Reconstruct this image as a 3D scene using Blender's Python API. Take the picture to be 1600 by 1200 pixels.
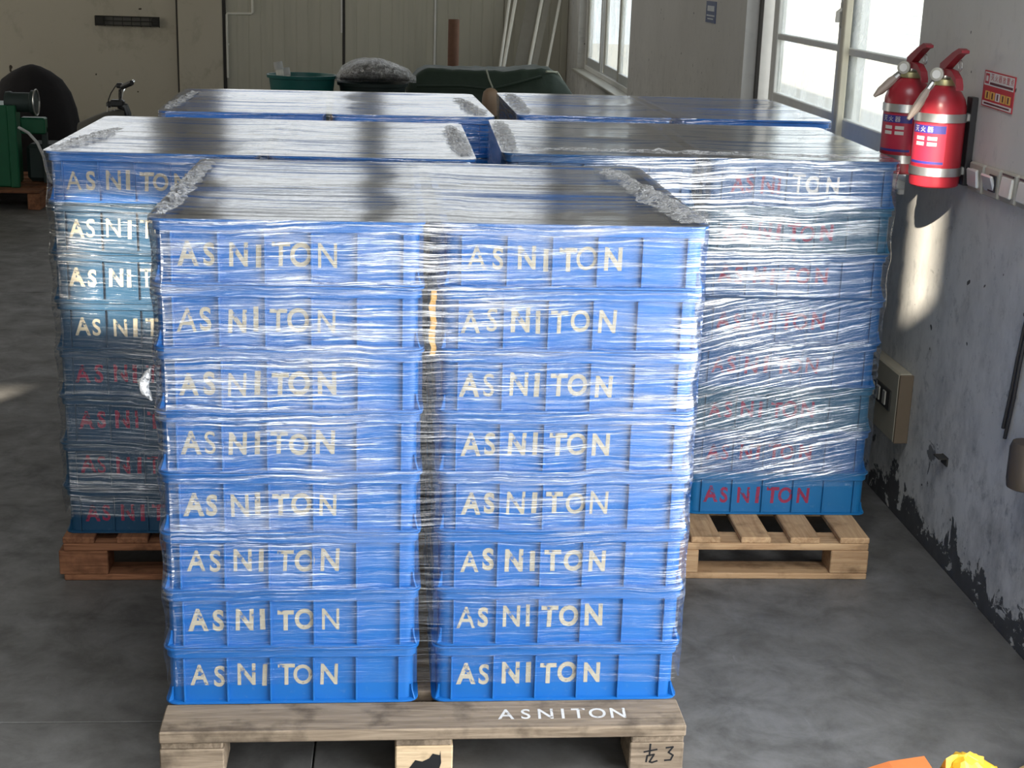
import bpy, bmesh, math, random
from mathutils import Vector, Matrix, noise as mnoise

# ------------------------------------------------------------------ camera, world, sun, exposure
SC = bpy.context.scene
COL = SC.collection
for _o in list(bpy.data.objects):
    bpy.data.objects.remove(_o, do_unlink=True)
random.seed(7)
PI = math.pi


def setup_camera():
    f, yaw, pitch, roll, h = 2295.0, math.radians(4.48), math.radians(15.84), math.radians(1.80), 1.829
    F = Vector((math.sin(yaw) * math.cos(pitch), math.cos(yaw) * math.cos(pitch), -math.sin(pitch)))
    r = Vector((math.cos(yaw), -math.sin(yaw), 0))
    u = r.cross(F)
    R = r * math.cos(roll) + u * math.sin(roll)
    U = -r * math.sin(roll) + u * math.cos(roll)
    cam = bpy.data.cameras.new('camera')
    cam.sensor_width = 36.0
    cam.lens = f / 1600.0 * 36.0
    cam.clip_start = 0.05
    cam.clip_end = 200
    o = bpy.data.objects.new('camera', cam)
    m = Matrix((R, U, -F)).transposed().to_4x4()
    m.translation = Vector((0, 0, h))
    o.matrix_world = m
    COL.objects.link(o)
    SC.camera = o


setup_camera()
WORLD_STRENGTH = 2.5
XW_ = 1.755
SUN_STRENGTH = 21.0
world = bpy.data.worlds.new('world')
SC.world = world
world.use_nodes = True
_bg = world.node_tree.nodes['Background']
_bg.inputs['Color'].default_value = (0.88, 0.94, 1.0, 1)
_bg.inputs['Strength'].default_value = WORLD_STRENGTH

SUN_DIR = Vector((0.40, 0.90, -0.46)).normalized()      # the way the light travels
_s = bpy.data.lights.new('sun', 'SUN')
_s.energy = SUN_STRENGTH
_s.angle = math.radians(0.6)
_s.color = (1.0, 0.90, 0.74)
_so = bpy.data.objects.new('sun', _s)
_so.rotation_euler = SUN_DIR.to_track_quat('-Z', 'Y').to_euler()
COL.objects.link(_so)


def daylight(name, loc, size_x, size_y, direction, power, color=(0.90, 0.95, 1.0)):
    """area lamp for sky light at an opening; also serves the added fill lamps"""
    l = bpy.data.lights.new(name, 'AREA')
    l.shape = 'RECTANGLE'
    l.size = size_x
    l.size_y = size_y
    l.energy = power
    l.color = color
    o = bpy.data.objects.new(name, l)
    o.location = loc
    o.rotation_euler = Vector(direction).to_track_quat('-Z', 'Y').to_euler()
    COL.objects.link(o)


def sky_portal(name, loc, size_x, size_y, direction):
    daylight(name, loc, size_x, size_y, direction, 1.0)
    bpy.data.lights[name].cycles.is_portal = True


# size is width, then height: the open roller door behind the camera, the open side door, an added overhead fill,
# an added fill at the left wall, lamps for unseen high windows before the solid far wall
daylight('daylight_front_door', (0.0, -2.95, 1.40), 3.0, 2.7, (0, 1, 0), 70)
daylight('daylight_side_door', (XW_ - 0.01, 1.22, 1.27), 3.4, 2.5, (-1, 0, 0), 190)
daylight('fill_overhead', (0.3, 0.6, 5.55), 2.4, 2.6, (0, 0, -1), 170)  # added lamp brightening the crates from above; the ceiling is closed
daylight('fill_left_wall', (-7.95, 12.0, 2.2), 5.6, 1.8, (1, 0, 0), 80, (1.0, 0.95, 0.86))  # added lamp to brighten the far wall, no opening behind it
HIGH_WINDOWS = [(-4.8, -2.7), (-2.3, -0.5), (-0.2, 1.55)]
for _a, _b in HIGH_WINDOWS:
    daylight('daylight_high_window', ((_a + _b) / 2, 16.13, 3.1), _b - _a, 2.4, (0, -1, 0), 1.35 * PI * (_b - _a) * 2.4)
sky_portal('sky_bright_window', (1.93, 6.37, 1.70), 2.6, 1.2, (-1, 0, 0))
sky_portal('sky_far_window', (1.93, 13.45, 1.54), 3.4, 1.3, (-1, 0, 0))

vs = SC.view_settings
vs.view_transform = 'Standard'
vs.look = 'None'
vs.gamma = 1.0
vs.use_curve_mapping = False
vs.exposure = 0.0
cy = SC.cycles
cy.max_bounces = 10
cy.diffuse_bounces = 5
cy.glossy_bounces = 4
cy.transmission_bounces = 6
cy.transparent_max_bounces = 20
cy.caustics_reflective = False
cy.caustics_refractive = False
cy.sample_clamp_indirect = 6.0
cy.use_denoising = True

# ------------------------------------------------------------------ material helpers
MATS = {}


class NT:
    def __init__(self, name):
        self.m = bpy.data.materials.new(name)
        self.m.use_nodes = True
        self.t = self.m.node_tree
        self.t.nodes.clear()
        self.out = self.t.nodes.new('ShaderNodeOutputMaterial')
        MATS[name] = self.m

    def n(self, typ, ins=None, **props):
        nd = self.t.nodes.new('ShaderNode' + typ)
        for k, v in props.items():
            setattr(nd, k, v)
        for k, v in (ins or {}).items():
            self.set(nd, k, v)
        return nd

    def set(self, nd, k, v):
        sock = nd.inputs[k]
        if isinstance(v, bpy.types.NodeSocket):
            self.t.links.new(v, sock)
        elif isinstance(v, bpy.types.Node):
            self.t.links.new(v.outputs[0], sock)
        else:
            if isinstance(v, tuple) and len(v) == 3 and sock.type == 'RGBA':
                v = v + (1,)
            sock.default_value = v

    def math(self, op, a, b=None, clamp=False):
        nd = self.n('Math', operation=op, use_clamp=clamp)
        self.set(nd, 0, a)
        if b is not None:
            self.set(nd, 1, b)
        return nd.outputs[0]

    def mix(self, fac, a, b):
        nd = self.n('Mix', data_type='RGBA')
        self.set(nd, 0, fac)
        self.set(nd, 6, a)
        self.set(nd, 7, b)
        return nd.outputs[2]

    def ramp(self, fac, lo, hi, a=0.0, b=1.0):
        nd = self.n('MapRange', clamp=True)
        for k, v in (('Value', fac), ('From Min', lo), ('From Max', hi), ('To Min', a), ('To Max', b)):
            self.set(nd, k, v)
        return nd.outputs[0]

    def coord(self, kind='Object', scale=(1, 1, 1), rot=(0, 0, 0), uv=None):
        if uv:
            c = self.n('UVMap', uv_map=uv).outputs[0]
        elif kind == 'World':
            c = self.n('NewGeometry').outputs['Position']
        else:
            c = self.n('TexCoord').outputs[kind]
        mp = self.n('Mapping', {'Vector': c, 'Scale': scale, 'Rotation': rot})
        return mp.outputs[0]

    def noise(self, vec, scale=5, detail=4, rough=0.55, dist=0.0):
        return self.n('TexNoise', {'Vector': vec, 'Scale': scale, 'Detail': detail, 'Roughness': rough,
                                   'Distortion': dist}).outputs['Fac']

    def bsdf(self, color, rough=0.5, metal=0.0, normal=None, spec=0.5, **extra):
        b = self.n('BsdfPrincipled', {'Base Color': color, 'Roughness': rough, 'Metallic': metal,
                                      'Specular IOR Level': spec})
        for k, v in extra.items():
            self.set(b, k.replace('_', ' '), v)
        if normal is not None:
            self.set(b, 'Normal', normal)
        return b.outputs[0]

    def schlick(self):
        f = self.n('LayerWeight', {'Blend': 0.5}).outputs['Facing']
        return self.math('ADD', self.math('MULTIPLY', self.math('POWER', f, 5.0), 0.96), 0.04)

    def bump(self, h, dist=0.01, strength=0.5):
        return self.n('Bump', {'Height': h, 'Distance': dist, 'Strength': strength}).outputs[0]

    def done(self, shader):
        self.t.links.new(shader, self.out.inputs['Surface'])
        return self.m


def plain(name, color, rough=0.5, metal=0.0, vary=0.12, scale=18, spec=0.5, bump=0.0):
    a = NT(name)
    v = a.coord('Object')
    nz = a.noise(v, scale, 4)
    lo = tuple(c * (1 - vary) for c in color)
    hi = tuple(min(1, c * (1 + vary)) for c in color)
    c = a.mix(nz, lo, hi)
    nrm = a.bump(nz, 0.01, bump) if bump else None
    return a.done(a.bsdf(c, rough, metal, nrm, spec))


def make_materials():
    # crates; the darker variants have the shade on their stacks in the colour
    for nm, c in (('crate_blue', (0.006, 0.112, 0.375)), ('crate_teal_shaded', (0.006, 0.125, 0.30)),
                  ('crate_blue_deep_shade', (0.008, 0.050, 0.105)), ('crate_cyan_blue', (0.006, 0.17, 0.62)), ('crate_blue_shaded', (0.010, 0.085, 0.235)),
                  ('crate_grey_teal_shaded', (0.014, 0.085, 0.155))):
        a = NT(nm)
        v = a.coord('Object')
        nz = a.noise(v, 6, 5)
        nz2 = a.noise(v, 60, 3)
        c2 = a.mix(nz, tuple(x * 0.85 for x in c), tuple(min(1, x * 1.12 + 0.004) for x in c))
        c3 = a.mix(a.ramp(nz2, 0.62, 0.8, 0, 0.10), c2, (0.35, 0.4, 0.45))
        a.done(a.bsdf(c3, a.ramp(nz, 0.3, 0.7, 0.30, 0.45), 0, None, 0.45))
    # stencil paint, worn through in places
    for nm, c, th in (('paint_cream', (0.42, 0.38, 0.29), 0.37), ('paint_red', (0.26, 0.035, 0.075), 0.40),
                      ('paint_white', (0.66, 0.64, 0.60), 0.36), ('marker_black', (0.015, 0.015, 0.016), 0.2)):
        a = NT(nm)
        v = a.coord('Object')
        wear = a.ramp(a.noise(v, 55, 5, 0.65), th - 0.06, th + 0.05)
        tint = a.noise(v, 14, 3)
        col = a.mix(tint, tuple(x * 0.78 for x in c), tuple(min(1, x * 1.15) for x in c))
        p = a.bsdf(col, 0.75, 0, None, 0.2)
        t = a.n('BsdfTransparent').outputs[0]
        mx = a.n('MixShader')
        a.set(mx, 0, wear)
        a.set(mx, 1, t)
        a.set(mx, 2, p)
        a.done(mx.outputs[0])
    # wood
    for nm, c1, c2 in (('wood_grey', (0.13, 0.095, 0.065), (0.36, 0.28, 0.20)),
                       ('wood_warm', (0.34, 0.19, 0.095), (0.60, 0.40, 0.22)),
                       ('wood_red', (0.14, 0.055, 0.028), (0.33, 0.15, 0.075)),
                       ('wood_pale', (0.42, 0.30, 0.18), (0.66, 0.50, 0.32))):
        a = NT(nm)
        gx = a.coord('Generated', (1.0, 1.0, 1.0))
        oi = a.n('ObjectInfo').outputs['Random']
        o = a.coord('Object', (1, 1, 1))
        off = a.n('Combine' + 'XYZ', {'X': a.math('MULTIPLY', oi, 37.0), 'Y': a.math('MULTIPLY', oi, 11.0),
                                      'Z': a.math('MULTIPLY', oi, 5.0)}).outputs[0]
        add = a.n('VectorMath', operation='ADD')
        a.set(add, 0, o)
        a.set(add, 1, off)
        mp = a.n('Mapping', {'Vector': add.outputs[0], 'Scale': (3.0, 45.0, 45.0)})
        grain = a.noise(mp.outputs[0], 1.6, 6, 0.6, 0.6)
        blot = a.noise(add.outputs[0], 6, 4)
        dirt = a.ramp(a.noise(add.outputs[0], 11, 5), 0.52, 0.68, 0, 0.6)
        col = a.mix(a.ramp(grain, 0.3, 0.7), c1, c2)
        col = a.mix(a.math('MULTIPLY', blot, 0.45), col, tuple((x + y) * 0.5 for x, y in zip(c1, c2)))
        col = a.mix(dirt, col, tuple(x * 0.35 for x in c1))
        br = a.ramp(oi, 0, 1, 0.8, 1.15)
        hsv = a.n('HueSaturation', {'Value': br, 'Color': col})
        a.done(a.bsdf(hsv.outputs[0], 0.8, 0, a.bump(grain, 0.004, 0.6), 0.2))
    # concrete floor
    a = NT('concrete_floor')
    p = a.coord('World')
    big = a.noise(p, 0.9, 6, 0.6, 0.4)
    mid = a.noise(p, 6.5, 9, 0.68, 0.3)
    fine = a.noise(p, 40, 4)
    spots = a.ramp(a.noise(p, 3.1, 5, 0.6, 1.2), 0.56, 0.72, 0, 0.55)
    scr = a.ramp(a.noise(a.coord('World', (30, 5, 1), (0, 0, 0.5)), 1.3, 4), 0.70, 0.78, 0, 0.25)
    c = a.mix(a.ramp(mid, 0.3, 0.7), (0.055, 0.052, 0.048), (0.195, 0.190, 0.184))
    c = a.mix(a.ramp(big, 0.35, 0.65, 0, 0.6), c, (0.115, 0.108, 0.096))
    c = a.mix(spots, c, (0.050, 0.047, 0.045))
    c = a.mix(scr, c, (0.32, 0.32, 0.32))
    a.done(a.bsdf(c, a.ramp(mid, 0.3, 0.7, 0.62, 0.48), 0,
                  a.bump(a.math('ADD', mid, a.math('MULTIPLY', fine, 0.3)), 0.01, 0.25), 0.35))
    plain('floor_joint', (0.03, 0.028, 0.026), 0.9)
    # painted wall, flaking off near the floor
    a = NT('wall_paint')
    p = a.coord('World')
    sep = a.n('SeparateXYZ', {0: a.n('NewGeometry').outputs['Position']})
    z = sep.outputs[2]
    flake = a.noise(p, 5.5, 9, 0.66, 0.6)
    edge = a.math('ADD', a.math('MULTIPLY', z, -3.2), a.math('ADD', a.math('MULTIPLY', flake, 1.9), a.math('MULTIPLY', a.noise(p, 1.7, 2), 0.7)))
    peel = a.ramp(edge, 0.92, 0.96)
    left_on = a.ramp(a.noise(a.coord('World', (1, 1.0, 1.6)), 13, 7, 0.68, 0.8), 0.585, 0.60, 0, 0.9)
    peel = a.math('MULTIPLY', peel, a.math('SUBTRACT', 1.0, left_on))
    blist = a.ramp(a.noise(p, 9, 6, 0.65, 0.6), 0.665, 0.675)
    lowz = a.ramp(z, 0.2, 1.3, 0.85, 0.0)
    scuff = a.ramp(a.noise(a.coord('World', (1, 3, 2.2)), 7, 9, 0.75), 0.54, 0.66)
    streak = a.ramp(a.noise(a.coord('World', (1, 3.2, 2.0)), 2.6, 9, 0.74), 0.44, 0.68, 0, 0.75)
    dirt = a.math('MULTIPLY', scuff, a.ramp(z, 0.1, 1.5, 0.65, 0.10))
    nail = a.ramp(a.noise(p, 23, 1), 0.775, 0.785)
    tone = a.noise(p, 1.6, 5)
    wc = a.mix(tone, (0.57, 0.555, 0.52), (0.70, 0.685, 0.65))
    wc = a.mix(a.math('MULTIPLY', streak, a.ramp(z, 0.3, 1.3, 1, 0.06)), wc, (0.26, 0.26, 0.255))
    wc = a.mix(dirt, wc, (0.16, 0.165, 0.17))
    wc = a.mix(a.math('MULTIPLY', blist, lowz), wc, (0.07, 0.07, 0.072))
    wc = a.mix(nail, wc, (0.09, 0.085, 0.08))
    ex = a.mix(a.noise(p, 12, 5), (0.045, 0.045, 0.047), (0.12, 0.12, 0.122))
    c = a.mix(peel, wc, ex)
    h = a.math('SUBTRACT', a.math('MULTIPLY', a.noise(p, 30, 4), 0.25), peel)
    a.done(a.bsdf(c, 0.75, 0, a.bump(h, 0.006, 0.6), 0.25))
    # beige plaster of the far wall
    a = NT('beige_plaster')
    p = a.coord('World')
    t1 = a.noise(p, 0.8, 5)
    sm = a.ramp(a.noise(p, 2.2, 7, 0.7, 0.6), 0.54, 0.72, 0, 0.6)
    nail = a.ramp(a.noise(p, 9, 1), 0.77, 0.78)
    c = a.mix(t1, (0.44, 0.40, 0.31), (0.52, 0.48, 0.39))
    c = a.mix(sm, c, (0.27, 0.24, 0.18))
    c = a.mix(nail, c, (0.06, 0.05, 0.04))
    a.done(a.bsdf(c, 0.8, 0, a.bump(a.noise(p, 25, 4), 0.004, 0.3), 0.2))
    a = NT('beige_sheet_metal')
    p = a.coord('World')
    t1 = a.noise(p, 1.1, 5)
    st = a.ramp(a.noise(a.coord('World', (9, 1, 0.6)), 1.5, 5), 0.5, 0.75, 0, 0.35)
    c = a.mix(t1, (0.42, 0.40, 0.32), (0.50, 0.48, 0.39))
    c = a.mix(st, c, (0.25, 0.23, 0.18))
    a.done(a.bsdf(c, 0.42, 0, None, 0.4))
    plain('ceiling_paint', (0.30, 0.29, 0.27), 0.9)
    plain('dark_seam', (0.05, 0.045, 0.04), 0.8)
    plain('white_trim', (0.70, 0.69, 0.65), 0.5)
    plain('aluminium', (0.62, 0.63, 0.62), 0.38, 0.55)
    plain('cream_frame', (0.62, 0.57, 0.44), 0.5)
    plain('outside_render', (0.74, 0.71, 0.64), 0.85, scale=3)
    plain('outside_ground', (0.34, 0.33, 0.31), 0.9, scale=2)
    plain('pale_metal', (0.60, 0.63, 0.66), 0.5)
    # window glass, a little dusty
    a = NT('dusty_glass')
    p = a.coord('World', (1, 2, 1))
    du = a.ramp(a.noise(p, 2.2, 6, 0.6, 0.5), 0.38, 0.66, 0.05, 0.50)
    fr = a.math('MULTIPLY', a.schlick(), 0.6)
    tr = a.n('BsdfTransparent', {'Color': (0.95, 0.97, 0.96)}).outputs[0]
    gl = a.n('BsdfGlossy', {'Roughness': 0.03}).outputs[0]
    df = a.n('BsdfTranslucent', {'Color': (0.75, 0.78, 0.78)}).outputs[0]
    m1 = a.n('MixShader')
    a.set(m1, 0, du)
    a.set(m1, 1, tr)
    a.set(m1, 2, df)
    m2 = a.n('MixShader')
    a.set(m2, 0, fr)
    a.set(m2, 1, m1.outputs[0])
    a.set(m2, 2, gl)
    a.done(m2.outputs[0])
    # things
    plain('extinguisher_red', (0.34, 0.022, 0.034), 0.30, 0, 0.06)
    plain('lever_red', (0.26, 0.02, 0.03), 0.4)
    plain('steel', (0.60, 0.60, 0.58), 0.32, 0.9)
    plain('brass', (0.45, 0.42, 0.22), 0.4, 0.7)
    plain('black_rubber', (0.018, 0.018, 0.020), 0.55)
    plain('black_plastic', (0.022, 0.022, 0.024), 0.4)
    plain('hose_tan', (0.36, 0.29, 0.24), 0.5)
    plain('label_navy', (0.035, 0.03, 0.20), 0.45)
    plain('label_pale', (0.60, 0.56, 0.52), 0.5)
    plain('label_maroon', (0.42, 0.02, 0.05), 0.45)
    plain('gauge_white', (0.75, 0.74, 0.70), 0.3)
    plain('poster_white', (0.74, 0.72, 0.69), 0.5)
    plain('poster_red', (0.50, 0.03, 0.045), 0.5)
    plain('poster_yellow', (0.72, 0.46, 0.10), 0.5)
    plain('poster_ink', (0.10, 0.02, 0.03), 0.6)
    plain('switch_white', (0.72, 0.70, 0.64), 0.35)
    plain('switch_grey', (0.42, 0.40, 0.34), 0.4)
    plain('socket_chrome', (0.74, 0.74, 0.72), 0.3, 0.2)
    plain('box_beige', (0.40, 0.36, 0.27), 0.55)
    plain('box_brown', (0.13, 0.095, 0.06), 0.6)
    plain('holder_brown', (0.06, 0.045, 0.032), 0.5)
    plain('machine_green', (0.006, 0.10, 0.042), 0.4)
    plain('machine_dark', (0.02, 0.035, 0.03), 0.6)
    plain('cover_black', (0.010, 0.008, 0.009), 0.9, bump=0.4)
    plain('cable_white', (0.50, 0.50, 0.48), 0.5)
    plain('chrome', (0.75, 0.75, 0.74), 0.12, 1.0)
    plain('tub_teal', (0.008, 0.115, 0.105), 0.45)
    plain('tub_dark', (0.010, 0.022, 0.020), 0.5)
    plain('tarp_green', (0.022, 0.042, 0.026), 0.6, 0, 0.2, bump=0.3)
    plain('rope_pale', (0.40, 0.42, 0.34), 0.8)
    plain('rust', (0.16, 0.075, 0.045), 0.75, 0, 0.35)
    plain('pole_white', (0.76, 0.74, 0.66), 0.5)
    plain('board_grey', (0.28, 0.26, 0.22), 0.8)
    plain('pad_tan', (0.23, 0.15, 0.09), 0.6)
    plain('sign_blue', (0.035, 0.06, 0.17), 0.5)
    plain('paper_orange', (0.66, 0.19, 0.05), 0.55, bump=0.2)
    plain('bag_yellow', (0.62, 0.36, 0.02), 0.42, bump=0.3)
    plain('bag_white', (0.62, 0.64, 0.68), 0.5)
    plain('bag_cream', (0.62, 0.46, 0.24), 0.6)
    plain('strip_yellow', (0.55, 0.30, 0.06), 0.6)
    plain('grille_dark', (0.10, 0.095, 0.08), 0.7)
    plain('grille_deep', (0.03, 0.028, 0.024), 0.9)
    plain('parts_grey', (0.16, 0.155, 0.15), 0.45, 0.2, 0.5, scale=40, bump=0.8)
    film_material('stretch_film', 0.0, 1.0, 0.52, 0.78)
    film_material('stretch_film_strands', 0.16, 1.0, 0.34, 1.25)
    film_material('stretch_film_dim', -0.05, 1.0, 0.20, 0.6)
    film_material('stretch_film_top', 0.03, 1.0, 0.36, 0.5, top=True)
    crumple_material()


def film_material(name, slant, layers, haze, strand, top=False):
    """clear stretch film: see-through, glossy, drawn into fine lengthwise streaks"""
    a = NT(name)
    uv = a.n('UVMap', uv_map='film').outputs[0]
    lay = a.n('Attribute', attribute_name='layers').outputs['Fac']
    slt = a.n('Attribute', attribute_name='slant').outputs['Fac']
    sp = a.n('SeparateXYZ', {0: uv})
    u, v = sp.outputs[0], sp.outputs[1]
    warp = a.math('MULTIPLY', a.math('SUBTRACT', a.noise(uv, 2.3, 3), 0.5), 0.05)
    v1 = a.math('ADD', v, warp)

    def streak(tilt, su, sv, detail, seed):
        t = a.math('MULTIPLY', u, a.math('MULTIPLY', slt, tilt)) if not isinstance(tilt, float) or tilt else None
        vv = a.math('ADD', v1, t) if t is not None else v1
        cx = a.n('CombineXYZ', {'X': a.math('MULTIPLY', u, su), 'Y': a.math('MULTIPLY', vv, sv), 'Z': seed}).outputs[0]
        return a.noise(cx, 1.0, detail, 0.6)

    if top:
        A = streak(slant, 1.7, 34.0, 5, 1.3)
        B = streak(-slant, 2.4, 60.0, 4, 5.1)
        H = streak(0.02, 1.5, 38.0, 5, 9.7)
    else:
        A = streak(-slant, 4.5, 150.0, 3, 1.3)
        B = streak(slant * 0.7 + 0.03, 3.0, 60.0, 3, 5.1)
        H = streak(-slant * 0.8, 3.5, 110.0, 4, 9.7)
    S = streak(-slant * 1.25 - 0.02, 3.0, 150.0, 2, 14.2)
    height = a.math('ADD', a.math('MULTIPLY', A, 0.7), a.math('MULTIPLY', B, 0.3))
    patch = a.ramp(a.noise(uv, 3.6, 4), 0.36, 0.62, 0.25, 1.0)
    hz = a.math('MULTIPLY', a.ramp(H, 0.46, 0.68, 0.01, haze), a.math('MULTIPLY', lay, patch))
    nrm = a.bump(height, 0.0045 if top else 0.006, 0.8)
    fr = a.schlick()
    strand_m = a.math('MULTIPLY', a.ramp(S, 0.51, 0.59), a.math('MULTIPLY', lay, patch))
    fac = a.math('MULTIPLY', a.math('MULTIPLY', fr, 1.8 if top else 1.3), a.math('ADD', a.math('MULTIPLY', lay, 0.8), 0.2))
    var = a.ramp(H, 0.40, 0.62, 0.35, 1.8) if top else a.ramp(A, 0.3, 0.7, 0.3, 1.5)
    fac = a.math('MULTIPLY', fac, var)
    fac = a.math('ADD', fac, a.math('MULTIPLY', strand_m, 0.55 * strand), True)
    fac = a.math('MINIMUM', fac, 0.85)
    tr = a.n('BsdfTransparent', {'Color': (0.985, 0.985, 0.985)}).outputs[0]
    df = a.n('BsdfDiffuse', {'Color': (0.80, 0.80, 0.80)}).outputs[0]
    tl = a.n('BsdfTranslucent', {'Color': (0.80, 0.80, 0.80)}).outputs[0]
    hx = a.n('MixShader', {0: 0.35, 1: df, 2: tl}).outputs[0]
    m1 = a.n('MixShader', {0: hz, 1: tr, 2: hx}).outputs[0]
    gl = a.n('BsdfGlossy', {'Roughness': 0.16 if top else 0.13, 'Normal': nrm, 'Color': (0.96, 0.96, 0.96)}).outputs[0]
    m2 = a.n('MixShader', {0: fac, 1: m1, 2: gl}).outputs[0]
    a.done(m2)


def crumple_material():
    a = NT('crumpled_film')
    v = a.coord('Object')
    nz = a.noise(v, 46, 5, 0.62, 2.2)
    big = a.noise(v, 17, 4, 0.6, 1.0)
    m = a.ramp(big, 0.34, 0.52)
    nrm = a.bump(nz, 0.010, 1.0)
    fr = a.schlick()
    glint = a.math('MULTIPLY', a.ramp(nz, 0.52, 0.62, 0.0, 0.8), m)
    fac = a.math('MINIMUM', a.math('ADD', a.math('MULTIPLY', fr, 0.55), glint), 0.8)
    tr = a.n('BsdfTransparent', {'Color': (0.98, 0.98, 0.98)}).outputs[0]
    df = a.n('BsdfDiffuse', {'Color': (0.85, 0.85, 0.85)}).outputs[0]
    hz = a.math('MULTIPLY', a.ramp(nz, 0.42, 0.62, 0.04, 0.9), m)
    m1 = a.n('MixShader', {0: hz, 1: tr, 2: df}).outputs[0]
    gl = a.n('BsdfGlossy', {'Roughness': 0.12, 'Normal': nrm}).outputs[0]
    a.done(a.n('MixShader', {0: fac, 1: m1, 2: gl}).outputs[0])


make_materials()


# ------------------------------------------------------------------ mesh helpers
class MB:
    def __init__(self):
        self.v, self.f = [], []

    def add(self, vs_, fs_):
        o = len(self.v)
        self.v += [tuple(p) for p in vs_]
        self.f += [tuple(i + o for i in f) for f in fs_]
        return self

    def box(self, c, s, ch=0.0, m=None):
        hx, hy, hz = s[0] / 2, s[1] / 2, s[2] / 2
        ch = min(ch, hx * 0.9, hy * 0.9, hz * 0.9)
        P, Fc = [], []
        if ch <= 0:
            for x in (-hx, hx):
                for y in (-hy, hy):
                    for z in (-hz, hz):
                        P.append(Vector((x, y, z)))
            Fc = [(0, 1, 3, 2), (4, 6, 7, 5), (0, 4, 5, 1), (2, 3, 7, 6), (0, 2, 6, 4), (1, 5, 7, 3)]
        else:
            bm = bmesh.new()
            bmesh.ops.create_cube(bm, size=1)
            for q in bm.verts:
                q.co = Vector((q.co.x * 2 * hx, q.co.y * 2 * hy, q.co.z * 2 * hz))
            bmesh.ops.bevel(bm, geom=list(bm.edges), offset=ch, segments=1, affect='EDGES')
            bm.verts.index_update()
            P = [q.co.copy() for q in bm.verts]
            Fc = [tuple(q.index for q in f.verts) for f in bm.faces]
            bm.free()
        c = Vector(c)
        P = [((m @ p) if m is not None else p) + c for p in P]
        return self.add(P, Fc)

    def loft(self, loops, caps=(False, False), closed=False):
        n = len(loops[0])
        o = len(self.v)
        for l in loops:
            self.v += [tuple(p) for p in l]
        rng = len(loops) if closed else len(loops) - 1
        for i in range(rng):
            a0, b0 = o + i * n, o + ((i + 1) % len(loops)) * n
            for j in range(n):
                k = (j + 1) % n
                self.f.append((a0 + j, a0 + k, b0 + k, b0 + j))
        if caps[0]:
            self.f.append(tuple(o + j for j in reversed(range(n))))
        if caps[1]:
            self.f.append(tuple(o + (len(loops) - 1) * n + j for j in range(n)))
        return self

    def tube(self, path, r, n=8, caps=True):
        path = [Vector(p) for p in path]
        rs = r if isinstance(r, (list, tuple)) else [r] * len(path)
        loops = []
        prev = None
        for i, p in enumerate(path):
            t = (path[min(i + 1, len(path) - 1)] - path[max(i - 1, 0)]).normalized()
            if prev is None:
                up = Vector((0, 0, 1)) if abs(t.z) < 0.9 else Vector((1, 0, 0))
                a = t.cross(up).normalized()
            else:
                a = (prev - t * prev.dot(t)).normalized()
            prev = a
            b = t.cross(a)
            loops.append([p + (a * math.cos(2 * PI * k / n) + b * math.sin(2 * PI * k / n)) * rs[i] for k in range(n)])
        return self.loft(loops, (caps, caps))

    def lathe(self, prof, n=24, c=(0, 0, 0), caps=(True, True)):
        c = Vector(c)
        loops = [[c + Vector((r * math.cos(2 * PI * k / n), r * math.sin(2 * PI * k / n), z)) for k in range(n)] for r, z in prof]
        return self.loft(loops, caps)

    def mesh(self, name, mat=None, smooth=True, angle=35):
        me = bpy.data.meshes.new(name)
        me.from_pydata(self.v, [], self.f)
        bm = bmesh.new()
        bm.from_mesh(me)
        bmesh.ops.recalc_face_normals(bm, faces=bm.faces)
        bm.to_mesh(me)
        bm.free()
        if smooth:
            me.polygons.foreach_set('use_smooth', [True] * len(me.polygons))
            me.set_sharp_from_angle(angle=math.radians(angle))
        if mat:
            me.materials.append(MATS[mat])
        me.update()
        return me

    def build(self, name, mat, parent=None, **k):
        return link(name, self.mesh(name, mat, **k), parent)


def link(name, me, parent=None, loc=None):
    o = bpy.data.objects.new(name, me)
    COL.objects.link(o)
    if parent is not None:
        o.parent = parent
    if loc is not None:
        o.location = loc
    return o


def tag(o, label=None, cat=None, group=None, kind=None):
    if label:
        o['label'] = label
    if cat:
        o['category'] = cat
    if group:
        o['group'] = group
    if kind:
        o['kind'] = kind
    return o


def thing(name, loc, label, cat, group=None, rz=0.0, kind=None):
    o = bpy.data.objects.new(name, None)
    o.empty_display_size = 0.1
    o.location = loc
    o.rotation_euler = (0, 0, rz)
    COL.objects.link(o)
    return tag(o, label, cat, group, kind)


def bx(c, s, ch=0.0, m=None):
    return MB().box(c, s, ch, m)


def rr(hx, hy, r, z, n=4, bumps=None):
    """rounded rectangle; bumps = {'l':[y..],'r':[..],'b':[x..]} adds rib notches of depth d"""
    r = max(r, 0.002)
    pts = []

    def arc(cx_, cy_, a0):
        for k in range(n + 1):
            a_ = a0 + PI / 2 * k / n
            pts.append(Vector((cx_ + r * math.cos(a_), cy_ + r * math.sin(a_), z)))

    w, d = 0.002, (bumps or {}).get('d', 0)
    arc(hx - r, -hy + r, -PI / 2)
    for y in (bumps or {}).get('s', []):
        pts += [Vector((hx, y - w, z)), Vector((hx + d, y - w, z)), Vector((hx + d, y + w, z)), Vector((hx, y + w, z))]
    arc(hx - r, hy - r, 0)
    for x in reversed((bumps or {}).get('b', [])):
        pts += [Vector((x + w, hy, z)), Vector((x + w, hy + d, z)), Vector((x - w, hy + d, z)), Vector((x - w, hy, z))]
    arc(-hx + r, hy - r, PI / 2)
    for y in reversed((bumps or {}).get('s', [])):
        pts += [Vector((-hx, y + w, z)), Vector((-hx - d, y + w, z)), Vector((-hx - d, y - w, z)), Vector((-hx, y - w, z))]
    arc(-hx + r, -hy + r, PI)
    return pts


_glyphs = {}


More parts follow.
